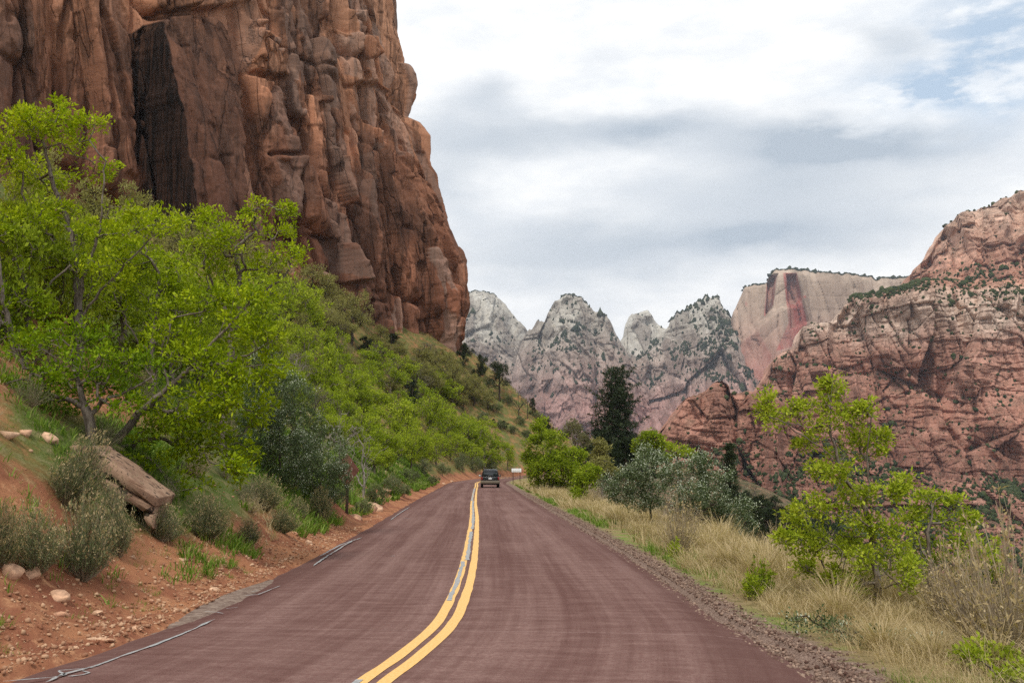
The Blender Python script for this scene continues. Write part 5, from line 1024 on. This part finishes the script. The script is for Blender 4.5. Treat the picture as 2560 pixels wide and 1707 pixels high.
# ------------------------------------------------------------------ grasses and stemmy brush
def blades(rg, base, n, spread, h, w, lean=.35, wind=(0, 0), curl=.5, tint=(0, 1), star=0.0):
    """curved tapering blades: two quads and a tip each"""
    b = np.repeat(np.atleast_2d(base), n, 0).astype(float); N_ = len(b); a = rg.uniform(0, 6.283, N_); r = spread * rg.random(N_) ** .5
    off = np.stack([np.cos(a), np.sin(a), 0 * a], 1); b = b + off * r[:, None]
    hh = h * np.exp(rg.normal(0, .28, N_)); d = off * (lean * rg.random(N_) + star * .5)[:, None] + rg.normal(0, .16, (N_, 3)) * [1, 1, 0] + np.array([wind[0], wind[1], 1.0]); d /= np.linalg.norm(d, axis=1, keepdims=True)
    s = np.stack([-np.sin(a + rg.normal(0, .8, N_)), np.cos(a), 0 * a], 1); s /= np.linalg.norm(s, axis=1, keepdims=True)
    o2 = (off * curl + np.array([wind[0], wind[1], -.45 * curl]))
    p1 = b + d * hh[:, None] * .5; p2 = b + d * hh[:, None] * .9 + o2 * hh[:, None] * .25; p3 = b + d * hh[:, None] * 1.05 + o2 * hh[:, None] * .6; ww = (w * np.exp(rg.normal(0, .2, N_)))[:, None]
    V = np.stack([b - s * ww * .5, b + s * ww * .5, p1 - s * ww * .45, p1 + s * ww * .45, p2 - s * ww * .3, p2 + s * ww * .3, p3], 1)
    i = (np.arange(N_) * 7)[:, None]; Q = np.concatenate([i + [0, 1, 3, 2], i + [2, 3, 5, 4]]); T = i + [4, 5, 6]
    t = tint[0] + (tint[1] - tint[0]) * rg.random(N_); return V.reshape(-1, 3), Q, T, np.repeat(t, 7)
def blade_mesh(name, *a, **k): V, Q, T, t = blades(*a, **k); return mesh_np(name, V, Q, T, attrs={'tint': t})
def road_pt(y, l):
    k = int(np.argmax(RC[:, 1])); R = RC[:k, 1]; l = np.where(np.asarray(l) < 0, l - flare(y), l); cx, nx, ny = [np.interp(y, R, a[:k]) for a in (RC[:, 0], RN[:, 0], RN[:, 1])]; return cx + nx * l, y + ny * l
def right_pt(rg, p0, p1, y0, y1, pw=1.6):
    y = y0 + (y1 - y0) * rg.random() ** pw; i = int(np.argmin(abs(RC[:, 1] - y))); p = rg.uniform(p0, p1); l = -HW - p - float(flare(y)); x, yy = RC[i, 0] + RN[i, 0] * l, RC[i, 1] + RN[i, 1] * l
    return x, yy, gz(x, yy)
def stem_bush(key, rg, n, H, R, leaf, per, l, w, leaf_from=.45):
    """rounded bush of many fine stems rising from one root, small leaves on their upper part"""
    a = rg.uniform(0, 6.283, n); th = 1.30 * rg.random(n) ** .75; L = H * rg.uniform(.6, 1.05, n) * (1 - .22 * th); d = np.stack([np.cos(a) * np.sin(th), np.sin(a) * np.sin(th), np.cos(th)], 1); d[:, :2] *= R / H * 1.3
    b = np.stack([np.cos(a), np.sin(a), 0 * a], 1) * .12 * R * rg.random((n, 1)); bend = np.array([0, 0, 1.0]) * .22
    pts = np.stack([b + d * (L * f)[:, None] + bend * (L * f * f)[:, None] + (rg.normal(0, .03, (n, 3)) * H * f) for f in np.linspace(0, 1, 6)], 1)
    s = np.cross(d, rg.normal(0, 1, (n, 3))); s /= np.linalg.norm(s, axis=1, keepdims=True) + 1e-9; ww = .007 * H
    V = np.stack([pts + s[:, None] * ww * np.linspace(1, .35, 6)[None, :, None], pts - s[:, None] * ww * np.linspace(1, .35, 6)[None, :, None]], 2).reshape(-1, 3)
    q = np.array([[2 * k, 2 * k + 1, 2 * k + 3, 2 * k + 2] for k in range(5)]); Q = (q[None] + (np.arange(n) * 12)[:, None, None]).reshape(-1, 4)
    pr = {'trunk': mesh_np(key + '_stems', V, Q, attrs={'tint': np.repeat(rg.random(n), 12)})}
    if per:
        f = leaf_from + (1 - leaf_from) * rg.random((n, per)); k0 = np.floor(f * 5).astype(int).clip(0, 4); fr = f * 5 - k0; i = np.arange(n)[:, None]
        c = (pts[i, k0] * (1 - fr)[..., None] + pts[i, k0 + 1] * fr[..., None]).reshape(-1, 3); o = np.repeat(d, per, 0)
        pr['crown'] = leaves_mesh(key + '_leaves', c, o, rg, 2, .03 * H, l, w, .5, 1.0, clus=.4)
    return pr
def grasses():
    rg = np.random.default_rng(77)
    # individual tufts of dry grass along the right verge
    tm = [blade_mesh('dry_tuft', np.random.default_rng(700 + k), [(0, 0, 0)], 260, .30, .62, .010, .55, (-.10, .05), .8, (.15, 1)) for k in range(5)]
    G1 = 'dry grass tufts on the right verge'
    for k in range(260):
        x, y, z = right_pt(rg, 1.25, 5.6, 7, 120, 2.0); s = rg.uniform(.5, 1.0) * (.72 + .28 * float(sst(y, 10, 22)))
        if x > .62 * y + 1: continue
        o = obj('dry_grass_tuft', tm[k % 5], STRAW, None, (x, y, z - .02)); o.rotation_euler.z = rg.uniform(-.6, .6); o.scale = (s, s, s * rg.uniform(.75, 1.2))
        tag(o, 'straw coloured grass tuft among many on the verge right of the road', 'grass tuft', G1)
    # tall stemmy dead brush behind them
    sb = [stem_bush('dry_brush', np.random.default_rng(720 + k), 150, 1.05, .55, None, 3, .05, .02, .5) for k in range(4)]
    for k in range(120):
        x, y, z = right_pt(rg, 3.4, 8.5, 8, 75, 1.5); s = rg.uniform(.65, 1.15)
        if x > .62 * y + 1: continue
        plant('dry_brush', sb[k % 4], dict(trunk=STEM, crown=STRAW, _t='stems', _c='seed_heads'), (x, y, z - .03), 'grey tan stemmy brush in the tall dry belt beside the right verge', 'brush', 'tall dry brush right of the road', rg.uniform(0, 6.28), (s * 1.1, s * 1.1, s))
    for u, vb, Y, s, lb in ((2540, 1640, 11.5, 1.5, 'tallest stemmy dry brush at the right edge of the photo'), (2450, 1640, 12.5, 1.25, 'tall stemmy dry brush left of the tallest one'), (1700, 1400, 24, 1.25, 'pale stemmy dry brush in front of the broad flowering shrub')):
        x = P(u, vb, Y)[0]; plant('dry_brush', sb[k % 4], dict(trunk=STEM, crown=STRAW, _t='stems', _c='seed_heads'), (x, Y, gz(x, Y)), lb, 'brush', None, 1.0, s)
    for u, vb, s, lb in ((1905, 1490, .55, 'leafy green weed at the gravel edge'), (1690, 1400, .45, 'upright green weed among the dry grass'), (1880, 1500, .45, 'low green weed touching the gravel')):
        h = hit(u, vb); pr = stem_bush('green_weed', np.random.default_rng(int(u)), 60, 1.0, .5, None, 9, .10, .05, .1); plant('green_weed', pr, dict(trunk=GRASS, crown=YEL, _t='stems', _c='leaves'), h, lb, 'weed', None, 0, s)
    def carpet(name, n, p0, p1, y0, y1, h, w, mat, label, pw=1.7, mask=None, per=7, spread=.07, **kw):
        y = y0 + (y1 - y0) * rg.random(n) ** pw; p = rg.uniform(p0, p1, n) if p0 >= 0 else rg.uniform(-p1, -p0, n); l = np.where(p0 >= 0, -HW - p, HW + p); x, yy = road_pt(y, l); ok = np.abs(x) < .58 * yy + 1.2
        if mask is not None: ok &= mask(x, yy, p)
        x, yy = x[ok], yy[ok]; z = ground(x, yy); sc_ = np.repeat(np.clip(yy / 22, .45, 3.0), per)
        V, Q, T, t = blades(rg, np.stack([x, yy, z - .01], 1), per, spread, h * np.clip(sc_, .7, 1.25), w * sc_, **kw); Vr = V.reshape(len(sc_), 7, 3); wv = Vr - Vr[:, :, :].mean(1, keepdims=True)
        tag(obj(name, mesh_np(name, V, Q, T, attrs={'tint': t}), mat), label, 'grass', kind='stuff')
    nz = lambda s, lo, hi, sd: (lambda x, y, p: sst(fbm(x / s, y / s, 0, 3, sd), lo, hi) > rg.random(len(x)))
    carpet('verge_grass', 3000, .6, 1.7, 6.5, 110, .13, .012, GRASS, 'fresh green grass strip along the gravel', 2.0, nz(2.2, -.25, .35, 41), 7, .08, lean=.7, curl=.6)
    carpet('dry_grass', 13000, .85, 9.0, 6.5, 120, .34, .009, STRAW, 'thin straw grass covering the bank right of the road', 1.9, nz(3.0, -.5, .3, 42), 6, .14, lean=.6, curl=.8, wind=(-.1, .05))
    carpet('near_grass', 7000, .75, 6.5, 6.0, 21, .30, .008, STRAW, 'dense pale grass on the verge nearest the camera', 1.0, nz(1.4, -.6, .2, 47), 7, .12, lean=.75, curl=.9, wind=(-.1, .05))
    carpet('slope_brush', 7000, 6.0, 40.0, 12, 170, .55, .025, STEM, 'grey brush covering the falling slope on the right', 1.2, None, 6, .5, lean=.9, curl=.4)
    # left bank
    bank = lambda x, y, p: (sst(y + 1.1 * p, 15, 22) * .85 + .15) * sst(fbm(x / 1.6, y / 1.6, 0, 3, 43), -.25, .3) > rg.random(len(x))
    carpet('bank_grass', 22000, -7.5, -.8, 7, 120, .20, .024, GRASS, 'green grass patches on the left bank', 1.6, bank, 9, .12, lean=.8, curl=.5)
    tuft = lambda x, y, p: (y < 22) & (fbm(x / .55, y / .55, 0, 2, 44) > .28)
    carpet('bank_tufts', 2600, -4.2, -.5, 8, 22, .085, .008, GRASS, 'little green tufts growing in the orange soil', 1.0, tuft, 6, .045, lean=1.0, curl=.5)
    carpet('bank_straw', 6500, -7.0, -1.0, 10, 90, .24, .009, STRAW, 'thin pale grass among the bushes of the left bank', 1.4, nz(2.6, -.1, .4, 45), 5, .1, lean=.7, curl=.6)
    carpet('hill_grass', 16000, -70.0, -4.0, 30, 290, .40, .035, OAK, 'low grass and herbs over the left hillside', .9, nz(9, -.5, .25, 46), 5, .5, lean=.9, curl=.5)
    # grey green brush on the near bank
    rb = []
    for k in range(4):
        pr = stem_bush('rabbitbrush', np.random.default_rng(740 + k), 330, 1.0, .85, None, 10, .08, .014, .40); q2 = stem_bush('rabbitbrush_tips', np.random.default_rng(740 + k), 330, 1.0, .85, None, 2, .045, .026, .93)
        pr['blossom'] = q2['crown']; rb.append(pr)
    BR = dict(trunk=STEM, crown=SAGE, blossom=STRAW, _t='stems', _c='foliage')
    tilt = np.random.default_rng(8)
    for k, (u, vb, vt, w, lb) in enumerate(((165, 1275, 1120, 150, 'grey green brush left of the layered boulder'), (205, 1462, 1290, 170, 'big dome of grey green brush on the orange bank'), (95, 1440, 1300, 190, 'grey green brush with tan tips left of the big dome'), (295, 1395, 1250, 130, 'grey green brush under the end of the layered boulder'), (-5, 1420, 1290, 110, 'dark grey brush at the left edge'),
            (400, 1350, 1275, 100, 'small grey brush right of the layered boulder'), (625, 1362, 1305, 80, 'dark round brush in the green grass'), (665, 1275, 1205, 110, 'grey green brush below the leaning ash'), (795, 1305, 1235, 90, 'tan grey brush below the silvery flowering shrub'), (520, 1345, 1255, 120, 'pale stemmy brush in the green grass'), (705, 1330, 1275, 80, 'small green brush beside the dark round one'), (740, 1300, 1250, 70, 'small brush right of the leaning ash'))):
        h = hit(u, vb); Hh = (vb - vt) * h[1] / F * 1.05; Rr = w * h[1] / F / 2
        e = plant('rabbitbrush', rb[k % 4], BR if k not in (7, 10) else {**BR, 'crown': SILV}, h - [0, 0, .04], lb, 'brush', None, k * 1.3, (Rr / .9 * tilt.uniform(.85, 1.3), Rr / .9 * tilt.uniform(.8, 1.2), Hh / .95)); e.rotation_euler.x = tilt.uniform(-.3, .15); e.rotation_euler.y = tilt.uniform(.0, .4)
def bank_brush():
    rb = [stem_bush('bank_brush', np.random.default_rng(760 + k), 170, 1.0, .85, None, 6, .07, .013, .4) for k in range(3)]; rg = np.random.default_rng(61)
    for k in range(46):
        y = rg.uniform(11, 48); l = HW + rg.uniform(1.6, 5.5); x, yy = road_pt(y, l); x, yy = float(x), float(yy); s = rg.uniform(.28, .62)
        plant('bank_brush', rb[k % 3], dict(trunk=STEM, crown=(SAGE, STRAW, SAGE)[k % 3], _t='stems', _c='foliage'), (x, yy, gz(x, yy) - .03), 'small loose brush clump scattered among grass on the left bank', 'brush', 'small brush on the left bank', rg.uniform(0, 6.2), (s * 1.2, s * 1.2, s))
grasses(); bank_brush()

def valley_scrub():
    rg = np.random.default_rng(330); n = 5200; y = 90 + 640 * rg.random(n) ** .8; x = y * rg.uniform(.10, .64, n); z = ground(x, y); ok = (z < -7); c = np.stack([x, y, z + .5], 1)[ok]; n = len(c)
    up = np.zeros((n, 3)); up[:, 2] = 1; me = leaves_mesh('valley_scrub', c, up, rg, 42, 1.15, .60, .30, .6, .75, clus=.7)
    o = tag(obj('valley_scrub', me, JUN), 'dark green scrub filling the valley slope behind the right verge', 'scrub', kind='stuff')
valley_scrub()

# ------------------------------------------------------------------ stones
def stone_mesh(name, rg, k=2, flat=.7, cut=13):
    bm = __import__('bmesh').new(); __import__('bmesh').ops.create_icosphere(bm, subdivisions=k, radius=.5); V = np.array([v.co[:] for v in bm.verts]); T = np.array([[v.index for v in f.verts] for f in bm.faces]); bm.free()
    for _ in range(cut):                                     # chip planes off so that it is angular
        n = rg.normal(0, 1, 3); n /= np.linalg.norm(n); h = rg.uniform(.17, .36); d = V @ n; V = V - np.clip(d - h, 0, None)[:, None] * n
    V = V * [1.0, rg.uniform(.6, .9), flat * rg.uniform(.7, 1.2)]; V += (fbm(V[:, 0] * 5, V[:, 1] * 5, V[:, 2] * 5, 3, int(rg.integers(999))) * .035)[:, None] * V / .5
    return mesh_np(name, V, T=T)
def stone_mat(name, a, b, c):
    m, N, out = new_mat(name); p = N.n('ShaderNodeTexCoord').outputs['Object']; n = N.noise(p, 5, 5, .65); r = N.n('ShaderNodeObjectInfo').outputs['Random']
    col = N.mix(r, a, b); col = N.mix(N.ramp(n, .4, .7), col, N.mix(1.0, col, (1.5, 1.5, 1.45), 'MULTIPLY')); col = N.mix(N.m('MULTIPLY', N.ramp(n, .45, .3), .6), col, c); principled(N, out, col, .95, .1, n, .5, .03); return m
def stones():
    rg = np.random.default_rng(90); ms = stone_mat('pink_sandstone', (.40, .22, .14), (.50, .33, .22), (.20, .10, .065)); SM = [stone_mesh('stone', np.random.default_rng(900 + k)) for k in range(7)]
    def stone(x, y, s, lb, grp=None, z=None, rz=None, name='stone'):
        o = obj(name, SM[int(rg.integers(7))], ms, None, (x, y, (gz(x, y) if z is None else z) - .03 * s)); o.scale = (s * rg.uniform(.8, 1.3), s, s * rg.uniform(.6, .95)); o.rotation_euler = (rg.uniform(-.3, .3), rg.uniform(-.3, .3), rg.uniform(0, 6.3) if rz is None else rz)
        return tag(o, lb, 'stone' if name == 'stone' else 'boulder', grp)
    for k in range(235):
        y = 8.5 + 34 * rg.random() ** 1.3; i = int(np.argmin(abs(RC[:, 1] - y))); q = .12 + abs(rg.normal(0, .45)) if k % 3 else rg.uniform(.3, 3.4); l = HW + q; x, yy = RC[i, 0] + RN[i, 0] * l, RC[i, 1] + RN[i, 1] * l
        stone(x, yy, .045 + .17 * rg.random() ** 3.2, 'small pinkish stone among the rubble along the left road edge', 'rubble along the left road edge')
    for u, v, s, lb in ((140, 1495, .42, 'pale angular boulder sunk in the orange bank'), (154, 1538, .28, 'pale flat stone below the angular boulder'), (245, 1598, .30, 'pale flat stone at the asphalt edge'), (535, 1475, .24, 'orange block beside the broken gutter'), (30, 1432, .5, 'reddish rock at the foot of the left brush'), (75, 1440, .45, 'reddish flat rock below the big dome of brush'), (737, 1337, .34, 'pale stone at the edge of the green grass'), (770, 1357, .4, 'brown block at the asphalt edge'), (240, 1535, .22, 'whitish stone in the orange soil'), (340, 1570, .22, 'orange red stone on the asphalt edge'), (460, 1400, .3, 'pale stone above the rubble fan'), (500, 1405, .26, 'flat pinkish stone in the rubble fan'), (20, 1095, .5, 'pinkish rock high on the rubble slope'), (55, 1085, .45, 'grey pink flat rock below the box elder'), (125, 1108, .55, 'pale slab above the grey green brush')):
        h = hit(u, v); stone(h[0], h[1], s, lb, None, h[2], name='boulder')
    for u, v, s, lb in ((905, 1268, 1.9, 'long pale slab behind the sign post'), (928, 1272, 1.5, 'orange slab leaning on the long pale slab'), (920, 1240, 1.0, 'pale boulder above the long slab'), (950, 1250, 1.1, 'pointed orange boulder by the dry grass'), (885, 1293, 1.2, 'flat pale stone under the long slab'), (1010, 1215, 1.0, 'red block on the bank above the road'), (960, 1225, 1.1, 'red broken ledge below the bare branches'), (1110, 1212, 1.0, 'orange rock at the far left road edge'), (1130, 1205, .9, 'pale flat rock at the far left road edge')):
        h = hit(u, v); stone(h[0], h[1], s, lb, None, h[2], rg.uniform(-.3, .3), name='boulder')
    # loose gravel of the right shoulder
    n = 17000; y = 6 + 70 * rg.random(n) ** 2.2; p = rg.normal(.18, .22, n).clip(-.12, 1.4); x, yy = road_pt(y, -HW - p); z = ground(x, yy)
    mg, N, out = new_mat('gravel'); t = attr(N, 'tint'); principled(N, out, N.mix(t, (.085, .045, .035), (.33, .235, .18)), .9, .1)
    o = lumps('gravel', np.stack([x, yy, z], 1), .007 + .022 * rg.random(n) ** 3, mg, 'loose brown gravel of the right road shoulder', rg); o['category'] = 'gravel'
    n = 7000; y = 8 + 26 * rg.random(n) ** 1.5; p = np.abs(rg.normal(.0, 1.1, n)) + .05; x, yy = road_pt(y, HW + p); z = ground(x, yy)
    mg, N, out = new_mat('rubble'); t = attr(N, 'tint'); principled(N, out, N.mix(t, (.22, .09, .05), (.50, .32, .20)), .95, .1)
    o = lumps('rubble', np.stack([x, yy, z], 1), .008 + .030 * rg.random(n) ** 4, mg, 'fine orange rubble of the left bank', rg); o['category'] = 'rubble'
stones()
def layered_boulder():
    m, N, out = new_mat('lichen_sandstone'); p = N.n('ShaderNodeNewGeometry').outputs['Position']; n = N.noise(p, 3, 5, .6); l = N.noise(p, 7.5, 4, .55); f = N.noise(p, 30, 4, .7)
    c = N.mix(N.ramp(n, .3, .7), (.21, .125, .085), (.36, .24, .165)); c = N.mix(N.m('MULTIPLY', N.ramp(N.m('ADD', l, N.m('MULTIPLY', n, .35)), .75, .80), .93), c, (.022, .018, .016)); c = N.mix(N.m('MULTIPLY', N.ramp(f, .6, .8), .4), c, (.14, .09, .065)); principled(N, out, c, .95, .1, f, .5, .02)
    q = conv(3.92, 0, 1000); h = hit(300, 1275); Y = h[1]; print('boulder', h)
    root = empty('layered_boulder', h, 'long tilted layered sandstone boulder with black lichen under the leaning ash', 'boulder')
    def slab(poly, y0, y1, nm='stone_bed', seed=0):
        poly = np.array(q(poly)); k = 14; P2 = []
        for a, b in zip(poly, np.roll(poly, -1, 0)): P2 += [a + (b - a) * t for t in np.linspace(0, 1, k, endpoint=False)]
        P2 = np.array(P2); cen = P2.mean(0); rings = []
        for t, ins in ((0, .10), (.07, .02), (.25, 0), (.6, 0), (.93, .02), (1, .12)):
            yy = y0 + (y1 - y0) * t; pp = cen + (P2 - cen) * (1 - ins * .35); w = P(pp[:, 0], pp[:, 1], Y) + np.array([-.10 * yy, yy, .02 * yy])
            w += .03 * np.stack([fbm(w[:, 0] / .4, w[:, 2] / .4, yy, 3, seed + 1), fbm(w[:, 0] / .4, w[:, 2] / .4, yy, 3, seed + 2), fbm(w[:, 0] / .3, w[:, 2] / .3, yy, 3, seed + 3)], 1); rings.append(w - h)
        b = MB(); b.loft(rings); b.build(nm, m, root)
    slab([(858, 445), (1010, 560), (1190, 680), (1400, 850), (1545, 960), (1525, 1045), (1330, 915), (1130, 790), (965, 712), (818, 520)], 0, 1.3, seed=1)
    slab([(940, 725), (1120, 805), (1320, 930), (1512, 1050), (1508, 1110), (1420, 1100), (1250, 1010), (1080, 920), (950, 830)], .03, 1.2, seed=4)
    slab([(850, 800), (960, 838), (1110, 925), (1240, 1010), (1180, 1040), (1000, 950), (870, 900)], .06, 1.1, seed=7)
    slab([(1420, 1108), (1505, 1118), (1498, 1270), (1450, 1240), (1400, 1170)], .06, 1.0, seed=10); slab([(540, 480), (700, 445), (815, 450), (840, 540), (700, 590), (560, 560)], .1, 1.0, seed=13)
layered_boulder()

# ------------------------------------------------------------------ signs
def signs():
    rust = plain('rusty_brown_steel', (.13, .052, .036), .75, .25, .3, 8); pole = plain('dark_brown_post', (.055, .032, .024), .85, .2, .3, 12); wht = plain('white_sign_face', (.78, .79, .78), .5, .4, .04, 3); blk = plain('black_lettering', (.05, .05, .05), .6)
    Y = 117.0; x0 = P(1282.6, 1200, Y)[0]; x1 = P(1300, 1200, Y)[0]; z0 = gz(x0, Y); zt = P(1280, 1170.7, Y)[2]; zb = P(1280, 1179.8, Y)[2]
    r = empty('road_sign', ((x0 + x1) / 2, Y, z0), 'white two line roadside sign on two dark posts', 'sign'); c = np.array([(x0 + x1) / 2, Y, z0])
    w = (P(1303.2, 1175, Y) - P(1279, 1175, Y))[0]; cx = P(1291.1, 1175, Y)[0] - c[0]; cz = (zt + zb) / 2 - z0; hh = zt - zb
    b = MB(); b.box((cx, 0, cz), (w, .03, hh)); b.build('panel', wht, r, bevel=.01)
    for x in (x0, x1): b = MB(); b.box((x - c[0], .06, (zt - .06 - z0) / 2 - .15), (.085, .085, zt - z0 + .1)); b.build('post', pole, r, bevel=.006)
    pnl = [o for o in r.children if o.name.startswith('panel')][0]
    lb = MB(); rg = np.random.default_rng(4)                 # two lines of lettering, too small in the photo to read: one stroke group for each letter
    for zc, words, h_ in ((cz + hh * .22, (8, 8), hh * .17), (cz - hh * .2, (9, 2, 4), hh * .2)):
        tot = sum(words) + len(words) - 1; s = w * .8 / tot; x = cx - w * .4
        for k, n in enumerate(words):
            for j in range(n):
                hz = h_ * (1.15 if j == 0 else rg.choice([.72, .72, 1.0])); lb.box((x + s * .2, -.018, zc - h_ * .5 + hz / 2), (s * .2, .006, hz))
                lb.box((x + s * .45, -.018, zc - h_ * .5 + hz * rg.choice([.12, .5, .88])), (s * .32, .006, h_ * .18)); x += s
            x += s
    lb.build('lettering', blk, pnl)
    h = hit(867, 1284); b0 = h; m = h[1] / F
    r = empty('warning_sign', h, 'rusty diamond road sign seen from behind on a wooden post', 'sign'); pz = (1284 - 1178) * m; s = 44 * m
    b = MB(); b.box((0, 0, pz / 2 - .1), (.1, .1, pz + s * .8)); b.build('post', pole, r, bevel=.008)
    b = MB(); t = .02; pts = [(-s, 0), (0, -s * .95), (s * .52 + s * .3, 0), (0, s * .95)]; pts = [(-s * .72, 0), (0, -s * .95), (s * .72, 0), (0, s * .95)]
    b.hexa([(x - .02, -.08 - t, pz + z) for x, z in pts] + [(x - .02, -.08, pz + z) for x, z in pts]); b.build('panel', rust, r, bevel=.005)
signs()

# ------------------------------------------------------------------ the dark car ahead
def car():
    g = G(1225.5, 1219.0); Y = float(g[1]); x = float(g[0]); print('car at', x, Y)
    i = int(np.argmin(np.hypot(RC[:, 0] - x, RC[:, 1] - Y))); hd = math.atan2(-_tan[i, 0], _tan[i, 1])
    pb = plain('black_car_paint', (.010, .012, .014), .22, .6); tr = plain('tan_cladding', (.14, .115, .085), .55, .3, .1, 6); gl, N, out = new_mat('dark_car_glass'); principled(N, out, (.012, .016, .018), .06, .7)
    rub = plain('tyre_rubber', (.014, .014, .014), .9, .1); rimm = plain('wheel_metal', (.42, .42, .43), .35, .5, metal=.9); red = plain('red_lamp_glass', (.22, .012, .010), .2, .6); wh = plain('number_plate_white', (.62, .64, .66), .5, .3); chrome = plain('pale_trim', (.45, .46, .47), .3, .5, metal=.6); blkp = plain('black_plastic', (.02, .02, .02), .6, .3); gold = plain('gold_badge', (.55, .36, .07), .35, .5, metal=.5)
    r = empty('car', (x, Y, zroad(x, Y) + .0), 'black sport utility car with tan lower cladding driving away', 'car', None, hd)
    W, Lh, Hh = 1.80, 4.55, 1.79
    def ring(y, pts): return [(a, y, b) for a, b in pts]
    def sect(hw, z0, z1, hr, zr):                             # body section: sill, belt, shoulder
        return [(-hw * .93, z0), (-hw, z0 + .12), (-hw, z1 - .10), (-hw * .97, z1), (-hr, zr), (hr, zr), (hw * .97, z1), (hw, z1 - .10), (hw, z0 + .12), (hw * .93, z0)]
    b = MB(); b.loft([ring(y, sect(hw, z0, z1, hr, zr)) for y, hw, z0, z1, hr, zr in ((0.0, .84, .52, 1.02, .80, 1.04), (.08, .88, .42, 1.06, .82, 1.08), (.8, .90, .40, 1.06, .84, 1.08), (2.9, .90, .40, 1.04, .84, 1.06), (3.3, .89, .40, 1.00, .80, 1.03), (4.2, .86, .42, .90, .74, .93), (4.5, .76, .48, .80, .62, .82))])
    body = b.build('body', pb, r, bevel=.03)
    b = MB(); b.loft([[(a, y, z) for a, z in ((-h0, 1.05), (-h1, zt - .07), (-h1 + .08, zt), (h1 - .08, zt), (h1, zt - .07), (h0, 1.05))] for y, h0, h1, zt in ((.10, .83, .70, 1.66), (.34, .83, .68, 1.75), (1.6, .84, .68, 1.77), (2.35, .84, .66, 1.72), (3.15, .83, .80, 1.10))])
    b.build('cabin', pb, r, bevel=.03)
    b = MB(); b.hexa([(-.70, .055, 1.10), (.70, .055, 1.10), (.70, .12, 1.10), (-.70, .12, 1.10), (-.61, .115, 1.60), (.61, .115, 1.60), (.61, .18, 1.60), (-.61, .18, 1.60)]); b.build('rear_window', gl, r, bevel=.012)
    for s in (-1, 1):
        for y0, y1 in ((.35, 1.15), (1.25, 2.05), (2.12, 2.75)):
            b = MB(); b.hexa([(s * .815, y0, 1.12), (s * .845, y0, 1.12), (s * .845, y1, 1.12), (s * .815, y1, 1.12), (s * .70, y0 + .06, 1.58), (s * .72, y0 + .06, 1.58), (s * .72, y1 - (.35 if y1 > 2.5 else .04), 1.58), (s * .70, y1 - (.35 if y1 > 2.5 else .04), 1.58)]); b.build('side_window', gl, r)
        b = MB(); b.box((s * .80, .02, .90), (.13, .09, .30)); b.build('tail_lamp', red, r, bevel=.015)
        b = MB(); b.box((s * 1.0, 2.62, 1.13), (.19, .11, .15), .85, .8); b.box((s * .89, 2.66, 1.09), (.10, .05, .05)); b.build('mirror', pb if s > 0 else chrome, r, bevel=.02)
        b = MB(); b.box((s * .60, 1.2, 1.815), (.04, 1.5, .035)); [b.box((s * .60, yy, 1.79), (.035, .06, .05)) for yy in (.5, 1.2, 1.9)]; b.build('roof_rail', chrome, r, bevel=.006)
        for yy in (.86, 3.62):
            b = MB(); b.cyl((s * .66, yy, .36), (s * .90, yy, .36), .36, k=28); wl = b.build('wheel', rub, r, bevel=.03); bb = MB(); bb.cyl((s * .895, yy, .36), (s * .915, yy, .36), .22, .19, k=20); bb.build('rim', rimm, wl)
        b = MB(); b.box((s * .895, 2.2, .52), (.05, 3.0, .20)); b.build('side_cladding', tr, r, bevel=.015)
    b = MB(); b.loft([ring(y, [(-w, z0), (-w, z1), (w, z1), (w, z0)]) for y, w, z0, z1 in ((-.10, .82, .44, .66), (-.06, .90, .40, .69), (.25, .925, .40, .69))]); b.build('rear_bumper', tr, r, bevel=.03)
    b = MB(); b.box((0, .06, .36), (1.3, .12, .14)); b.cyl((.45, -.02, .30), (.45, .3, .30), .035); b.build('under_panel', blkp, r)
    b = MB(); b.box((0, -.012, .87), (.56, .03, .22)); pl = b.build('plate_recess', blkp, r, bevel=.01); b = MB(); b.box((0, -.034, .86), (.33, .012, .15)); np_ = b.build('number_plate', wh, pl)
    b = MB(); b.box((0, -.012, 1.055), (.07, .02, .03)); b.build('badge', gold, r); b = MB(); b.box((0, .0, 1.02), (1.2, .02, .012)); b.build('tailgate_trim', chrome, r)
    b = MB(); b.loft([[(-.58, .18, 1.70), (.58, .18, 1.70), (.58, .20, 1.725), (-.58, .20, 1.725)], [(-.56, .06, 1.69), (.56, .06, 1.69), (.56, .06, 1.71), (-.56, .06, 1.71)]]); b.build('roof_spoiler', pb, r)
car()
